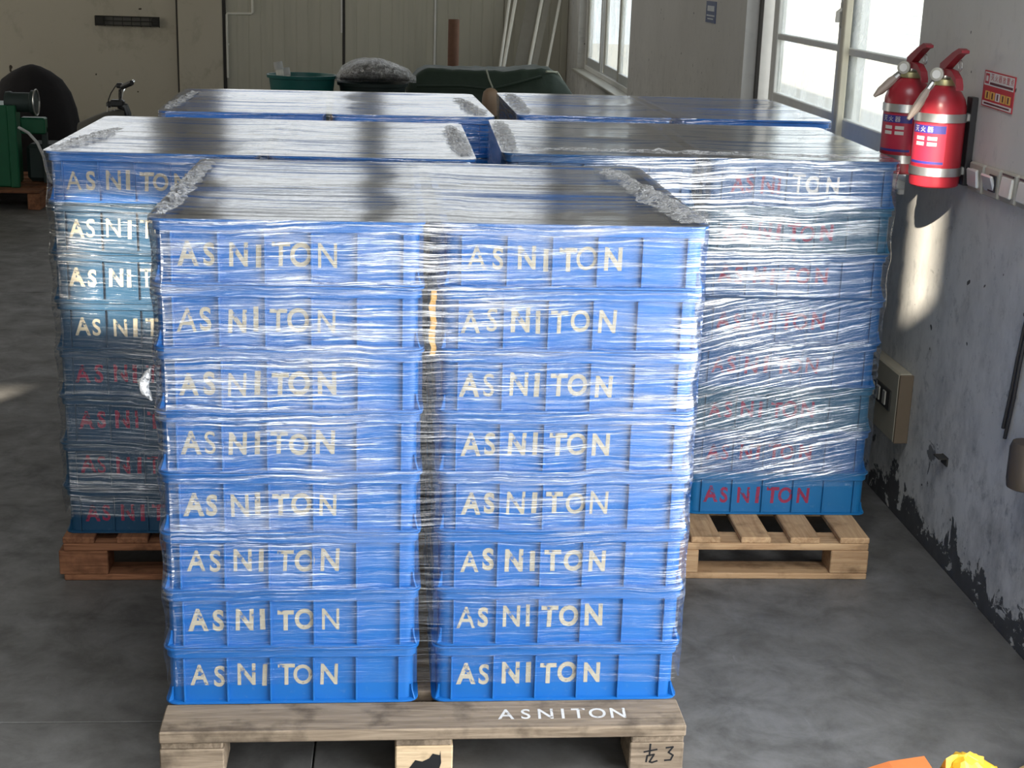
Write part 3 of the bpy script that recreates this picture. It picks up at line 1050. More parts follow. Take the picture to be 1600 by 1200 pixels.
# ------------------------------------------------------------------ stretch film
def film(key, bottom, dens, top_mat, seed, folds):
    st = STACKS[key]
    t = thing('stretch_film', (st['p'][0], st['p'][1], DECK), f'clear stretch film wrapped tightly round {st["name"]}', 'film',
              'stretch film wraps', math.radians(st['a']))
    rng = random.Random(seed)
    e = 0.0035
    hw, d0, d1 = SW / 2 + e, -e, SD + e
    # perimeter samples
    R = 0.030
    per = []

    def seg(a, b, n):
        for k in range(n):
            f = k / n
            per.append((a[0] + (b[0] - a[0]) * f, a[1] + (b[1] - a[1]) * f, 0.0))

    def arc(cx_, cy_, a0):
        for k in range(6):
            q = a0 + PI / 2 * k / 5
            per.append((cx_ + R * math.cos(q), cy_ + R * math.sin(q), 1.0))

    seg((-hw + R, d0), (hw - R, d0), 40)
    arc(hw - R, d0 + R, -PI / 2)
    seg((hw, d0 + R), (hw, d1 - R), 24)
    arc(hw - R, d1 - R, 0)
    seg((hw - R, d1), (-hw + R, d1), 30)
    arc(-hw + R, d1 - R, PI / 2)
    seg((-hw, d1 - R), (-hw, d0 + R), 24)
    arc(-hw + R, d0 + R, PI)
    n = len(per)
    zs = []
    for k in range(8):
        for f in (0.0, 0.06, 0.18, 0.36, 0.55, 0.72, 0.84, 0.95):
            zs.append((k + f) * CH)
    zs.append(SH + 0.002)
    zs = [z for z in zs if z >= bottom]
    mb = MB()
    uvs, lays, slants = [], [], []
    s_acc = [0.0]
    for k in range(n):
        p, q = per[k], per[(k + 1) % n]
        s_acc.append(s_acc[-1] + math.hypot(q[0] - p[0], q[1] - p[1]))
    cy0 = SD / 2
    for zi, z in enumerate(zs):
        f = (z / CH) % 1.0
        neck = math.sin(PI * min(1, max(0, (f - 0.03) / 0.80))) if f < 0.83 else 0.0
        for k in range(n):
            x, y, cor = per[k]
            inset = neck * (0.0075 if cor else 0.0022)
            inset -= 0.0012 * mnoise.noise((s_acc[k] * 6, z * 18, seed))
            dx, dy = x, y - cy0
            L = math.hypot(dx, dy)
            # move inwards along the face normal
            if cor:
                nx_, ny_ = dx / L, dy / L
            elif abs(y - d0) < 1e-6:
                nx_, ny_ = 0, -1
            elif abs(y - d1) < 1e-6:
                nx_, ny_ = 0, 1
            else:
                nx_, ny_ = (1 if x > 0 else -1), 0
            zz = z
            if zi == 0:
                zz += 0.012 * mnoise.noise((s_acc[k] * 2.2, seed, 3.3))
            mb.v.append((x - nx_ * inset, y - ny_ * inset, zz))
            uvs.append((s_acc[k] + seed * 3.7, z))
            dl, sl = dens(z / CH, x / SW + 0.5)
            lays.append(dl)
            slants.append(sl)
    for i in range(len(zs) - 1):
        for k in range(n):
            k2 = (k + 1) % n
            mb.f.append((i * n + k, i * n + k2, (i + 1) * n + k2, (i + 1) * n + k))
    finish_film(mb, uvs, lays, slants, 'side_wrap', st['film'], t, n, s_acc, seed)
    # sheet over the top
    mb = MB()
    uvs, lays, slants = [], [], []
    nx, ny = 40, 34
    for i in range(nx + 1):
        for j in range(ny + 1):
            fx, fy = i / nx, j / ny
            x, y = -hw + 2 * hw * fx, d0 + (d1 - d0) * fy
            # sag between the rims
            sx = abs(math.sin(2 * PI * fx)) ** 0.6
            sy = abs(math.sin(2 * PI * fy)) ** 0.6
            ridge = 0.5 * mnoise.noise((x * 2.2, y * 16, seed)) + 0.4 * mnoise.noise((x * 3.5, y * 37, seed + 9))
            z = SH + 0.0022 - 0.007 * sx * sy + 0.005 * ridge * min(1, 6 * min(fx, 1 - fx)) * min(1, 8 * min(fy, 1 - fy)) * 1.0
            z = max(z, SH + 0.0004) if (sx < 0.5 or sy < 0.5) else z
            # round the corners off
            cxn, cyn = max(0, abs(x) - (hw - R)), max(0, abs(y - cy0) - ((d1 - d0) / 2 - R))
            L = math.hypot(cxn, cyn)
            if cxn > 0 and cyn > 0 and L > R:
                s = R / L
                x = math.copysign(hw - R + cxn * s, x)
                y = cy0 + math.copysign((d1 - d0) / 2 - R + cyn * s, y - cy0)
            mb.v.append((x, y, z))
            uvs.append((x + seed * 2.1, y))
            lays.append(1.0)
            slants.append(1.0)
    for i in range(nx):
        for j in range(ny):
            q = i * (ny + 1) + j
            mb.f.append((q, q + ny + 1, q + ny + 2, q + 1))
    finish_film(mb, uvs, lays, slants, 'top_sheet', top_mat, t, None, None, seed)
    if key == 'front':
        tail = MB()
        lp = []
        for i in range(9):
            f = i / 8
            r_ = 0.004 + 0.020 * math.sin(PI * f) ** 0.8
            lp.append([Vector((-hw - 0.004 - 0.016 * math.sin(PI * f) + r_ * 0.5 * math.cos(2 * PI * k / 9) * (1 + 0.5 * mnoise.noise((f * 7, k, 1))),
                               0.02 + r_ * math.sin(2 * PI * k / 9) * (1 + 0.6 * mnoise.noise((f * 9, k, 5))), 5.15 * CH + 0.075 * f)) for k in range(9)])
        tail.loft(lp, (True, True)).build('film_tail', 'crumpled_film', t, angle=20)
    for (x0, y0, x1, y1, w, h) in folds:
        fold(t, (x0, y0), (x1, y1), w, h, rng)
    return t


def finish_film(mb, uvs, lays, slants, name, mat, parent, n, s_acc, seed):
    me = mb.mesh(name, mat, True, 60)
    uvl = me.uv_layers.new(name='film')
    for p in me.polygons:
        wrap = n and any(mb_i % n == 0 for mb_i in p.vertices) and any(mb_i % n == n - 1 for mb_i in p.vertices)
        for li, vi in zip(p.loop_indices, p.vertices):
            u, v = uvs[vi]
            if wrap and vi % n == 0:
                u = s_acc[n] + seed * 3.7
            uvl.data[li].uv = (u, v)
    a = me.attributes.new('layers', 'FLOAT', 'POINT')
    a.data.foreach_set('value', lays)
    b = me.attributes.new('slant', 'FLOAT', 'POINT')
    b.data.foreach_set('value', slants)
    return link(name, me, parent)


def fold(parent, a, b, w, h, rng):
    """a gathered, crumpled ridge of film lying along the top edge from a to b"""
    A, B = Vector((*a, SH + 0.002)), Vector((*b, SH + 0.002))
    d = (B - A).normalized()
    n_ = Vector((-d.y, d.x, 0))
    N, M = 44, 13
    sd = rng.uniform(0, 99)
    mb = MB()
    for i in range(N + 1):
        f = i / N
        env = math.sin(PI * min(1, f * 1.04)) ** 0.5 if 0 < f < 1 else 0.15
        for j in range(M + 1):
            g = j / M - 0.5
            p = A.lerp(B, f) + n_ * (g * w * (0.5 + 0.5 * env + 0.55 * mnoise.noise((f * 11, sd, 1))))
            cr = mnoise.noise((f * 22 + sd, g * 7, 0)) * 0.6 + mnoise.noise((f * 50 + sd, g * 17, 4)) * 0.4
            hump = (1 - (2 * g) ** 2)
            p.z += 0.003 + h * env * hump * (0.45 + 0.9 * cr) + 0.006 * cr * hump
            p += n_ * 0.016 * cr + d * 0.012 * mnoise.noise((f * 30, g * 11, sd))
            mb.v.append(tuple(p))
    for i in range(N):
        for j in range(M):
            q = i * (M + 1) + j
            mb.f.append((q, q + M + 1, q + M + 2, q + 1))
    mb.build('crumpled_fold', 'crumpled_film', parent, angle=25)


def dens_front(zc, fx):
    v = 0.30 + 0.70 * min(1, max(0, (zc - 1.2) / 3.6))
    if zc < 2.0:
        v *= 0.55 + 0.45 * zc / 2
    if 0.42 < fx < 0.5:
        v *= 0.75
    return v, 1.0


def dens_aisle(zc, fx):
    return 0.8, 1.0


def dens_wall(zc, fx):
    v = 1.0
    if zc < 1.0:
        v = 0.25
    if fx > 0.80:
        v *= max(0.45, 1 - (fx - 0.80) * 4)
    return v, (0.15 if zc > 5 else 1.0)


film('front', 0.045, dens_front, 'stretch_film_top', 1.0,
     [(0.50, 0.93, 0.585, 0.02, 0.085, 0.020), (-0.588, 0.03, -0.585, 0.92, 0.05, 0.010)])
film('aisle', 0.03, dens_aisle, 'stretch_film_top', 2.0,
     [(0.585, 0.10, 0.57, 0.90, 0.06, 0.014), (-0.585, 0.03, -0.50, 0.60, 0.05, 0.010)])
film('wall', 0.10, dens_wall, 'stretch_film_top', 3.0,
     [(-0.52, 0.10, 0.56, 0.05, 0.06, 0.010), (-0.585, 0.05, -0.58, 0.9, 0.06, 0.012)])
film('rear_wall', 0.05, dens_aisle, 'stretch_film_top', 4.0, [(-0.585, 0.05, -0.56, 0.9, 0.07, 0.012)])
film('rear_aisle', 0.05, dens_aisle, 'stretch_film_top', 5.0,
     [(0.57, 0.08, 0.53, 0.75, 0.07, 0.012), (-0.585, 0.05, -0.55, 0.8, 0.05, 0.010)])


# ------------------------------------------------------------------ things on the white wall
def extinguisher(y, label, tilt):
    t = thing('fire_extinguisher', (XW - 0.105, y, 1.213), label, 'extinguisher', 'wall-hung fire extinguishers', 0)
    r = 0.076
    MB().lathe([(r * 0.90, 0), (r * 0.97, 0.004), (r, 0.014), (r, 0.225), (r * 0.985, 0.245), (r * 0.90, 0.268), (r * 0.72, 0.290), (r * 0.45, 0.306),
                (r * 0.36, 0.311), (r * 0.34, 0.320)], 36).build('cylinder', 'extinguisher_red', t)
    MB().lathe([(0.034, 0.308), (0.036, 0.312), (0.036, 0.326), (0.030, 0.329)], 20).build('collar', 'brass', t)
    MB().lathe([(0.017, 0.326), (0.019, 0.33), (0.019, 0.352), (0.015, 0.358)], 16).build('valve', 'steel', t)
    # levers: reach towards -y and up
    up = MB()
    path = [(0.0, 0.02, 0.356), (0.0, -0.02, 0.372), (0.005, -0.06, 0.396), (0.01, -0.095, 0.414), (0.012, -0.118, 0.414)]
    for p, q in zip(path[:-1], path[1:]):
        pass
    loops = []
    for k, p in enumerate(path):
        hw, hh = 0.012, [0.016, 0.016, 0.013, 0.009, 0.004][k]
        loops.append([Vector(p) + Vector((-hw, 0, -hh)), Vector(p) + Vector((hw, 0, -hh)), Vector(p) + Vector((hw, 0, hh)), Vector(p) + Vector((-hw, 0, hh))])
    up.loft(loops, (True, True))
    up.build('lever', 'lever_red', t)
    lo = MB()
    loops = []
    path = [(0, 0.01, 0.344), (0, -0.03, 0.350), (0.004, -0.07, 0.346), (0.008, -0.10, 0.326), (0.01, -0.108, 0.306)]
    for k, p in enumerate(path):
        hw, hh = 0.011, [0.012, 0.010, 0.009, 0.008, 0.006][k]
        loops.append([Vector(p) + Vector((-hw, 0, -hh)), Vector(p) + Vector((hw, 0, -hh)), Vector(p) + Vector((hw, 0, hh)), Vector(p) + Vector((-hw, 0, hh))])
    lo.loft(loops, (True, True))
    lo.build('carry_handle', 'lever_red', t)
    # pull ring
    ring = [(0.012, -0.088 + 0.016 * math.cos(2 * PI * k / 14), 0.372 + 0.016 * math.sin(2 * PI * k / 14)) for k in range(15)]
    MB().tube(ring, 0.0018, 6).build('pull_ring', 'steel', t)
    # gauge facing the aisle and the camera
    g = MB()
    c = Vector((-0.028, -0.012, 0.340))
    ax = Vector((-0.6, -0.78, 0.1)).normalized()
    s1 = ax.cross(Vector((0, 0, 1))).normalized()
    s2 = s1.cross(ax)
    loops = []
    for rr_, h in ((0.018, -0.012), (0.021, -0.006), (0.021, 0.008), (0.018, 0.010)):
        loops.append([c + ax * h + (s1 * math.cos(2 * PI * k / 18) + s2 * math.sin(2 * PI * k / 18)) * rr_ for k in range(18)])
    gg = g.loft(loops, (True, True)).build('gauge', 'switch_grey', t)
    d = MB()
    d.add([c + ax * 0.0105 + (s1 * math.cos(2 * PI * k / 18) + s2 * math.sin(2 * PI * k / 18)) * 0.013 for k in range(18)], [tuple(range(18))])
    d.build('gauge_dial', 'gauge_white', gg, smooth=False)
    # hose with a flat flared nozzle, sticking out to the aisle side
    end = Vector((-0.115, -0.02 + tilt[0], 0.225 + tilt[1]))
    st = Vector((-0.018, 0.005, 0.335))
    hs = MB().tube([st, st.lerp(end, 0.18), st.lerp(end, 0.34)], [0.010, 0.011, 0.012], 10).build('hose', 'steel', t)
    MB().tube([st.lerp(end, 0.30), st.lerp(end, 0.45), st.lerp(end, 0.8), end], [0.011, 0.015, 0.013, 0.005], 10).build('nozzle', 'hose_tan', hs)
    # two steel bands and the wall rail
    for zz in (0.036, 0.200):
        bnd = MB().lathe([(r + 0.0005, zz), (r + 0.0035, zz), (r + 0.0035, zz + 0.026), (r + 0.0005, zz + 0.026)], 36, caps=(False, False)).build('band', 'steel', t)
        bx((0.088, 0, zz + 0.013), (0.034, 0.05, 0.026), 0.003).build('band_clip', 'steel', bnd)
    bx((0.092, -0.012, 0.14), (0.020, 0.045, 0.27), 0.002).build('wall_rail', 'black_plastic', t)
    # printed label curved round the cylinder
    def curved(a0, a1, z0, z1, mat, name, parent, lift=0.0008, n=10):
        mb = MB()
        for k in range(n + 1):
            a = math.radians(a0 + (a1 - a0) * k / n)
            for z in (z0, z1):
                mb.v.append(((r + lift) * math.cos(a), (r + lift) * math.sin(a), z))
        for k in range(n):
            mb.f.append((2 * k, 2 * k + 2, 2 * k + 3, 2 * k + 1))
        return mb.build(name, mat, parent)
    la = curved(178, 268, 0.070, 0.195, 'label_maroon', 'paper_label', t)
    curved(180, 266, 0.166, 0.190, 'label_navy', 'title_band', la, 0.0013)
    curved(180, 266, 0.073, 0.081, 'label_navy', 'foot_band', la, 0.0013)

    def on_cyl(p, q):
        a = math.radians(222) + p / r
        return ((r + 0.0019) * math.cos(a), (r + 0.0019) * math.sin(a), q)
    letters([(ch, -0.036 + 0.024 * k, 0.1695, 0.017, 1.0, 0) for k, ch in enumerate('灭火器')] , on_cyl).build('lettering', 'label_pale', la, smooth=False)
    for k in range(2):
        for j in range(2):
            curved(196 + 30 * k, 218 + 30 * k, 0.128 + j * 0.017, 0.139 + j * 0.017, 'label_pale', 'pictogram', la, 0.0014, 4)
    return t


extinguisher(4.480, 'red fire extinguisher nearer the switches, mounted on the white wall', (-0.02, -0.02))
extinguisher(4.790, 'red fire extinguisher nearer the bright window, half behind its twin', (0.02, 0.02))


def wall_poster():
    t = thing('safety_poster', (XW - 0.001, 4.307, 1.466), 'small red and white extinguisher notice above the switches', 'poster')
    W_, H_ = 0.235, 0.105
    t.rotation_euler = (math.radians(1.5), 0, 0)

    def pl(y0, y1, z0, z1, mat, name, lift, parent=t):
        # y from the edge nearer the bright window, growing towards the camera
        return bx((-lift / 2, W_ / 2 - (y0 + y1) / 2, (z0 + z1) / 2), (lift, y1 - y0, z1 - z0)).build(name, mat, parent, smooth=False)
    sh = pl(0, W_, 0, H_, 'poster_red', 'sheet', 0.002)
    pl(0.006, W_ - 0.006, 0.062, H_ - 0.004, 'poster_white', 'title_field', 0.0024)
    pl(0.006, W_ - 0.006, 0.003, 0.016, 'poster_white', 'foot_field', 0.0024)
    for k in range(5):
        pl(0.022 + k * 0.040, 0.056 + k * 0.040, 0.022, 0.046, 'poster_yellow' if k != 2 else 'poster_white', 'picture_field', 0.0024)
        pl(0.034 + k * 0.040, 0.044 + k * 0.040, 0.025, 0.043, 'poster_ink', 'pictogram', 0.0027)
    to = lambda p, q: (-0.0028, W_ / 2 - p, q)
    letters([(ch, 0.066 + 0.030 * k, 0.078, 0.020, 1.15, 0) for k, ch in enumerate('灭火器放置点')], to).build('lettering', 'poster_red', t, smooth=False)
    pl(0.050, 0.225, 0.066, 0.073, 'poster_ink', 'small_print', 0.0027)
    pl(0.020, 0.215, 0.007, 0.012, 'poster_ink', 'small_print', 0.0027)
    bx((-0.00135, W_ / 2 - 0.026, 0.082), (0.0027, 0.030, 0.030)).build('emblem', 'poster_red', t, smooth=False)
    pl(0.018, 0.034, 0.074, 0.090, 'poster_white', 'emblem_mark', 0.0030)


wall_poster()


def switches():
    ys = [4.372, 4.246, 4.122, 3.998]
    names = ['chrome-covered wall socket nearest the extinguishers', 'wall socket with a dark open cover, second from the extinguishers',
             'white rocker wall switch, third from the extinguishers', 'white wall switch farthest from the extinguishers']
    for k, y in enumerate(ys):
        t = thing('wall_switch', (XW, y, 1.212 + 0.002 * k), names[k], 'switch', 'switches and sockets on the white wall')
        bx((-0.008, 0, 0.042), (0.016, 0.112, 0.088), 0.005).build('plate', 'switch_grey', t)
        if k in (0, 1):
            m = Matrix.Rotation(math.radians(-8 if k == 0 else -20), 3, 'Y')
            bx((-0.022, 0.004, 0.040), (0.010, 0.080, 0.055), 0.004, m).build('cover', 'socket_chrome', t)
            bx((-0.018, 0.004 - 0.018 * k, 0.042), (0.006, 0.05, 0.05), 0.002).build('socket_face', 'switch_white' if k == 0 else 'black_plastic', t)
        else:
            m = Matrix.Rotation(math.radians(5), 3, 'Y')
            bx((-0.019, 0.0, 0.043), (0.010, 0.078, 0.058), 0.003, m).build('rocker', 'switch_white', t)
            bx((-0.017, 0.0, 0.078), (0.004, 0.08, 0.005)).build('label_strip', 'black_plastic', t)


switches()


def wall_box():
    t = thing('wall_unit', (XW, 4.93, 0.275), 'beige metal electrical box with a dark slot low on the white wall', 'box')
    bx((-0.025, 0, 0.125), (0.05, 0.36, 0.25), 0.006).build('casing', 'box_beige', t)
    bx((-0.052, 0.02, 0.135), (0.008, 0.28, 0.075), 0.003).build('dark_slot', 'grille_deep', t)
    for k in range(4):
        bx((-0.057, 0.13 - k * 0.065, 0.135), (0.006, 0.03, 0.05), 0.002).build('button', 'switch_grey', t)
    bx((-0.025, -0.183, 0.125), (0.048, 0.010, 0.245), 0.002).build('end_plate', 'box_brown', t)
    # stubby bracket
    b = thing('wall_bracket', (XW, 4.385, 0.325), 'small dark metal bracket screwed low on the white wall', 'bracket')
    MB().box((-0.003, 0, 0.015), (0.006, 0.05, 0.03), 0.001).build('plate', 'grille_deep', b)
    MB().box((-0.018, 0, 0.026), (0.03, 0.05, 0.005), 0.001).build('ledge', 'grille_deep', b)
    hb = thing('hanging_holder', (XW, 3.70, 0.49), 'dark brown holder fixed on the white wall below the cables', 'holder')
    MB().lathe([(0.030, 0), (0.042, 0.006), (0.045, 0.03), (0.045, 0.12), (0.040, 0.135)], 16, (-0.05, 0, 0)).build('cup', 'holder_brown', hb)
    bx((-0.004, 0, 0.08), (0.008, 0.05, 0.14), 0.002).build('back_plate', 'black_plastic', hb)
    for k, (y0, z0, y1, z1) in enumerate(((3.955, 0.585, 3.88, 1.02), (3.935, 0.560, 3.862, 1.02))):
        cb = MB().tube([(XW - 0.012, y0, z0), (XW - 0.010, y0 - 0.02, z0 + 0.12), (XW - 0.012, (y0 + y1) / 2, (z0 + z1) / 2), (XW - 0.01, y1, z1)], 0.0055, 6)
        o = cb.build('hanging_cable', 'black_rubber')
        tag(o, ['thin black cable end hanging on the white wall, shorter one', 'thin black cable end hanging on the white wall, longer one'][k], 'cable', 'black cables on the white wall')


wall_box()


def far_sign():
    t = thing('blue_notice', (XW, 8.60, 1.555), 'small dark blue notice on the grey wall between window and bright window', 'sign')
    bx((-0.002, 0, 0.06), (0.004, 0.275, 0.12)).build('sheet', 'sign_blue', t, smooth=False)
    bx((-0.0045, 0.0, 0.080), (0.001, 0.19, 0.030)).build('print_block', 'pale_metal', t, smooth=False)
    bx((-0.0045, 0.0, 0.040), (0.001, 0.22, 0.008)).build('print_line', 'pale_metal', t, smooth=False)
    bx((-0.0045, 0.0, 0.022), (0.001, 0.16, 0.007)).build('print_line', 'pale_metal', t, smooth=False)


far_sign()


# ------------------------------------------------------------------ things at the back
def green_machine():
    mp = thing('low_pallet', (-2.66, 10.98, 0), 'brown wooden pallet under the green machine', 'pallet')
    for k in range(5):
        board(mp, 'deck_board', (-0.55, 0.06 + k * 0.21, 0.135), (1.1, 0.15, 0.022), 'wood_red', 'x')
    for x in (-1.04, -0.55, -0.05):
        board(mp, 'stringer', (x, 0.48, 0.062), (0.09, 0.96, 0.122), 'wood_red', 'y')
    t = thing('green_machine', (-3.05, 11.08, 0.147), 'green steel machine frame with a dark motor drum on pallet', 'machine')
    bx((-0.05, 0.20, 0.30), (0.42, 0.36, 0.60), 0.010).build('cabinet', 'machine_green', t)
    bx((0.19, 0.02, 0.30), (0.06, 0.05, 0.60), 0.006).build('corner_post', 'machine_green', t)
    bx((0.30, 0.20, 0.44), (0.18, 0.10, 0.12), 0.01).build('bracket', 'machine_green', t)
    bx((0.37, 0.22, 0.22), (0.04, 0.04, 0.42), 0.004).build('rear_leg', 'machine_dark', t)
    bx((0.34, 0.42, 0.15), (0.26, 0.30, 0.28), 0.03).build('gearbox', 'machine_dark', t)
    m = MB()
    prof = [(0.02, -0.14), (0.075, -0.135), (0.080, -0.10), (0.072, -0.08), (0.072, 0.06), (0.09, 0.07), (0.09, 0.10), (0.03, 0.105)]
    loops = [[Vector((0.25 + z * 0.9, 0.12 + r * math.cos(2 * PI * k / 20), 0.615 + r * math.sin(2 * PI * k / 20))) for k in range(20)] for r, z in prof]
    m.loft(loops, (True, True)).build('motor_drum', 'machine_dark', t)
    ringp = [(0.345, 0.12 + 0.095 * math.cos(2 * PI * k / 18), 0.615 + 0.095 * math.sin(2 * PI * k / 18)) for k in range(19)]
    MB().tube(ringp, 0.006, 6).build('rim_ring', 'steel', t)
    c = thing('white_cable', (-2.78, 11.02, 0.15), 'white cable curving down from the green machine', 'cable')
    MB().tube([(-0.02, 0, 0.45), (0.05, 0.0, 0.41), (0.11, 0, 0.34), (0.15, 0.0, 0.24), (0.165, 0, 0.14), (0.19, 0, 0.06), (0.25, 0.02, 0.008), (0.36, 0.05, 0.008)], 0.011, 8).build('sheath', 'cable_white', c)
    # black draped cover over something tall
    t = thing('draped_cover', (-3.02, 12.42, 0), 'black cloth draped over a tall rounded thing behind green machine', 'cover')
    mb = MB()
    loops = []
    zs = [0.0, 0.2, 0.43, 0.60, 0.73, 0.83, 0.895, 0.935, 0.95]
    half = [0.46, 0.42, 0.375, 0.345, 0.30, 0.235, 0.15, 0.07, 0.015]
    for z, h in zip(zs, half):
        lp = []
        for k in range(40):
            a = 2 * PI * k / 40
            fold_ = 1 + 0.045 * math.sin(a * 9 + z * 2) * (1 - z) + 0.03 * mnoise.noise((math.cos(a) * 2, math.sin(a) * 2, z * 3))
            lp.append(Vector((h * 1.0 * math.cos(a) * fold_ - 0.02 * (1 - z), h * 0.8 * math.sin(a) * fold_, z + 0.002)))
        loops.append(lp)
    mb.loft(loops, (True, True)).build('cloth', 'cover_black', t, angle=60)
    MB().tube([(0.40 + 0.0, -0.20, 0.02), (0.3, -0.3, 0.3)], 0.004, 6).build('hem_cord', 'black_rubber', t)


green_machine()


def bicycle():
    """a bicycle standing side-on behind the stack, its handlebar showing above"""
    t = thing('bicycle', (-2.02, 10.8, 0.0), 'dark bicycle with chrome handlebar standing before the beige wall', 'bicycle')

    def wheel(x, z, nm):
        r = 0.29
        ring = [(x + r * math.cos(2 * PI * k / 28), 0, z + r * math.sin(2 * PI * k / 28)) for k in range(29)]
        w = MB().tube(ring, 0.024, 8, False).build(nm, 'black_rubber', t)
        ring = [(x + (r - 0.03) * math.cos(2 * PI * k / 28), 0, z + (r - 0.03) * math.sin(2 * PI * k / 28)) for k in range(29)]
        MB().tube(ring, 0.010, 6, False).build('wheel_rim', 'chrome', w)
        MB().tube([(x, -0.04, z), (x, 0.04, z)], 0.02, 10).build('hub', 'steel', w)
        for k in range(10):
            a = 2 * PI * k / 10
            MB().tube([(x, 0, z), (x + 0.26 * math.cos(a), 0, z + 0.26 * math.sin(a))], 0.0015, 4).build('spoke', 'steel', w)
    wheel(-0.10, 0.315, 'front_wheel')
    wheel(0.92, 0.315, 'rear_wheel')
    # steerer and fork (front towards +x is turned; stem above the front wheel)
    MB().tube([(-0.10, 0.0, 0.315), (-0.05, 0.0, 0.55), (0.02, 0.0, 0.78)], 0.016, 8).build('fork', 'black_plastic', t)
    MB().tube([(0.045, 0, 0.60), (0.045, 0, 0.74), (0.03, 0, 0.785), (-0.01, 0, 0.80)], 0.030, 10).build('head_shroud', 'black_plastic', t)
    bx((-0.02, 0, 0.81), (0.10, 0.07, 0.05), 0.012).build('stem', 'black_plastic', t)
    bx((-0.075, 0, 0.80), (0.045, 0.05, 0.045), 0.012).build('lamp', 'black_plastic', t)
    hb = MB().tube([(0.0, 0.0, 0.82), (0.01, -0.05, 0.87), (0.022, -0.10, 0.915), (0.045, -0.16, 0.935), (0.075, -0.2, 0.945)], 0.011, 8).build('handlebar', 'chrome', t)
    MB().tube([(0.05, -0.17, 0.938), (0.13, -0.24, 0.975)], 0.018, 10).build('grip', 'black_rubber', hb)
    MB().tube([(0.0, 0.0, 0.82), (0.0, 0.08, 0.88), (0.01, 0.16, 0.92), (0.06, 0.24, 0.95)], 0.011, 8).build('handlebar', 'chrome', t)
    bx((0.025, -0.13, 0.945), (0.05, 0.05, 0.035), 0.01).build('brake_clamp', 'black_plastic', hb)
    MB().tube([(0.0, -0.14, 0.945), (-0.04, -0.12, 0.89), (-0.07, -0.06, 0.84), (-0.085, 0, 0.80)], 0.004, 6).build('brake_cable', 'black_rubber', t)
    for dx in (-0.085, -0.06, -0.035):
        MB().tube([(dx, -0.02, 0.80), (dx - 0.01, -0.02, 0.70)], 0.003, 5).build('basket_wire', 'steel', t)
    # child seat / mudguard shell behind the stem
    mb = MB()
    loops = []
    for k in range(9):
        f = k / 8
        x = -0.30 + 0.33 * f
        zt = 0.665 + 0.105 * math.sin(PI / 2 * f)
        w = 0.03 + 0.09 * math.sin(PI * (0.15 + 0.7 * f))
        loops.append([Vector((x, w * math.cos(PI * j / 8), 0.58 + (zt - 0.58) * math.sin(PI * j / 8) ** 0.7 if 0 < j < 8 else 0.58)) for j in range(9)])
    mb.loft(loops, (True, True)).build('front_basket', 'grille_dark', t, angle=50)
    MB().tube([(0.03, 0, 0.62), (0.30, 0, 0.40), (0.44, 0, 0.34)], 0.018, 8).build('down_tube', 'black_plastic', t)
    MB().tube([(0.44, 0, 0.34), (0.56, 0, 0.62)], 0.016, 8).build('seat_tube', 'black_plastic', t)
    bx((0.57, 0, 0.63), (0.24, 0.13, 0.05), 0.02).build('saddle', 'black_rubber', t)
    MB().tube([(0.44, 0, 0.34), (0.92, 0, 0.315)], 0.012, 8).build('chain_stay', 'black_plastic', t)
    MB().tube([(0.03, 0, 0.70), (0.09, 0.0, 0.715), (0.13, 0, 0.69)], 0.012, 8).build('bell_arm', 'black_plastic', t)


bicycle()


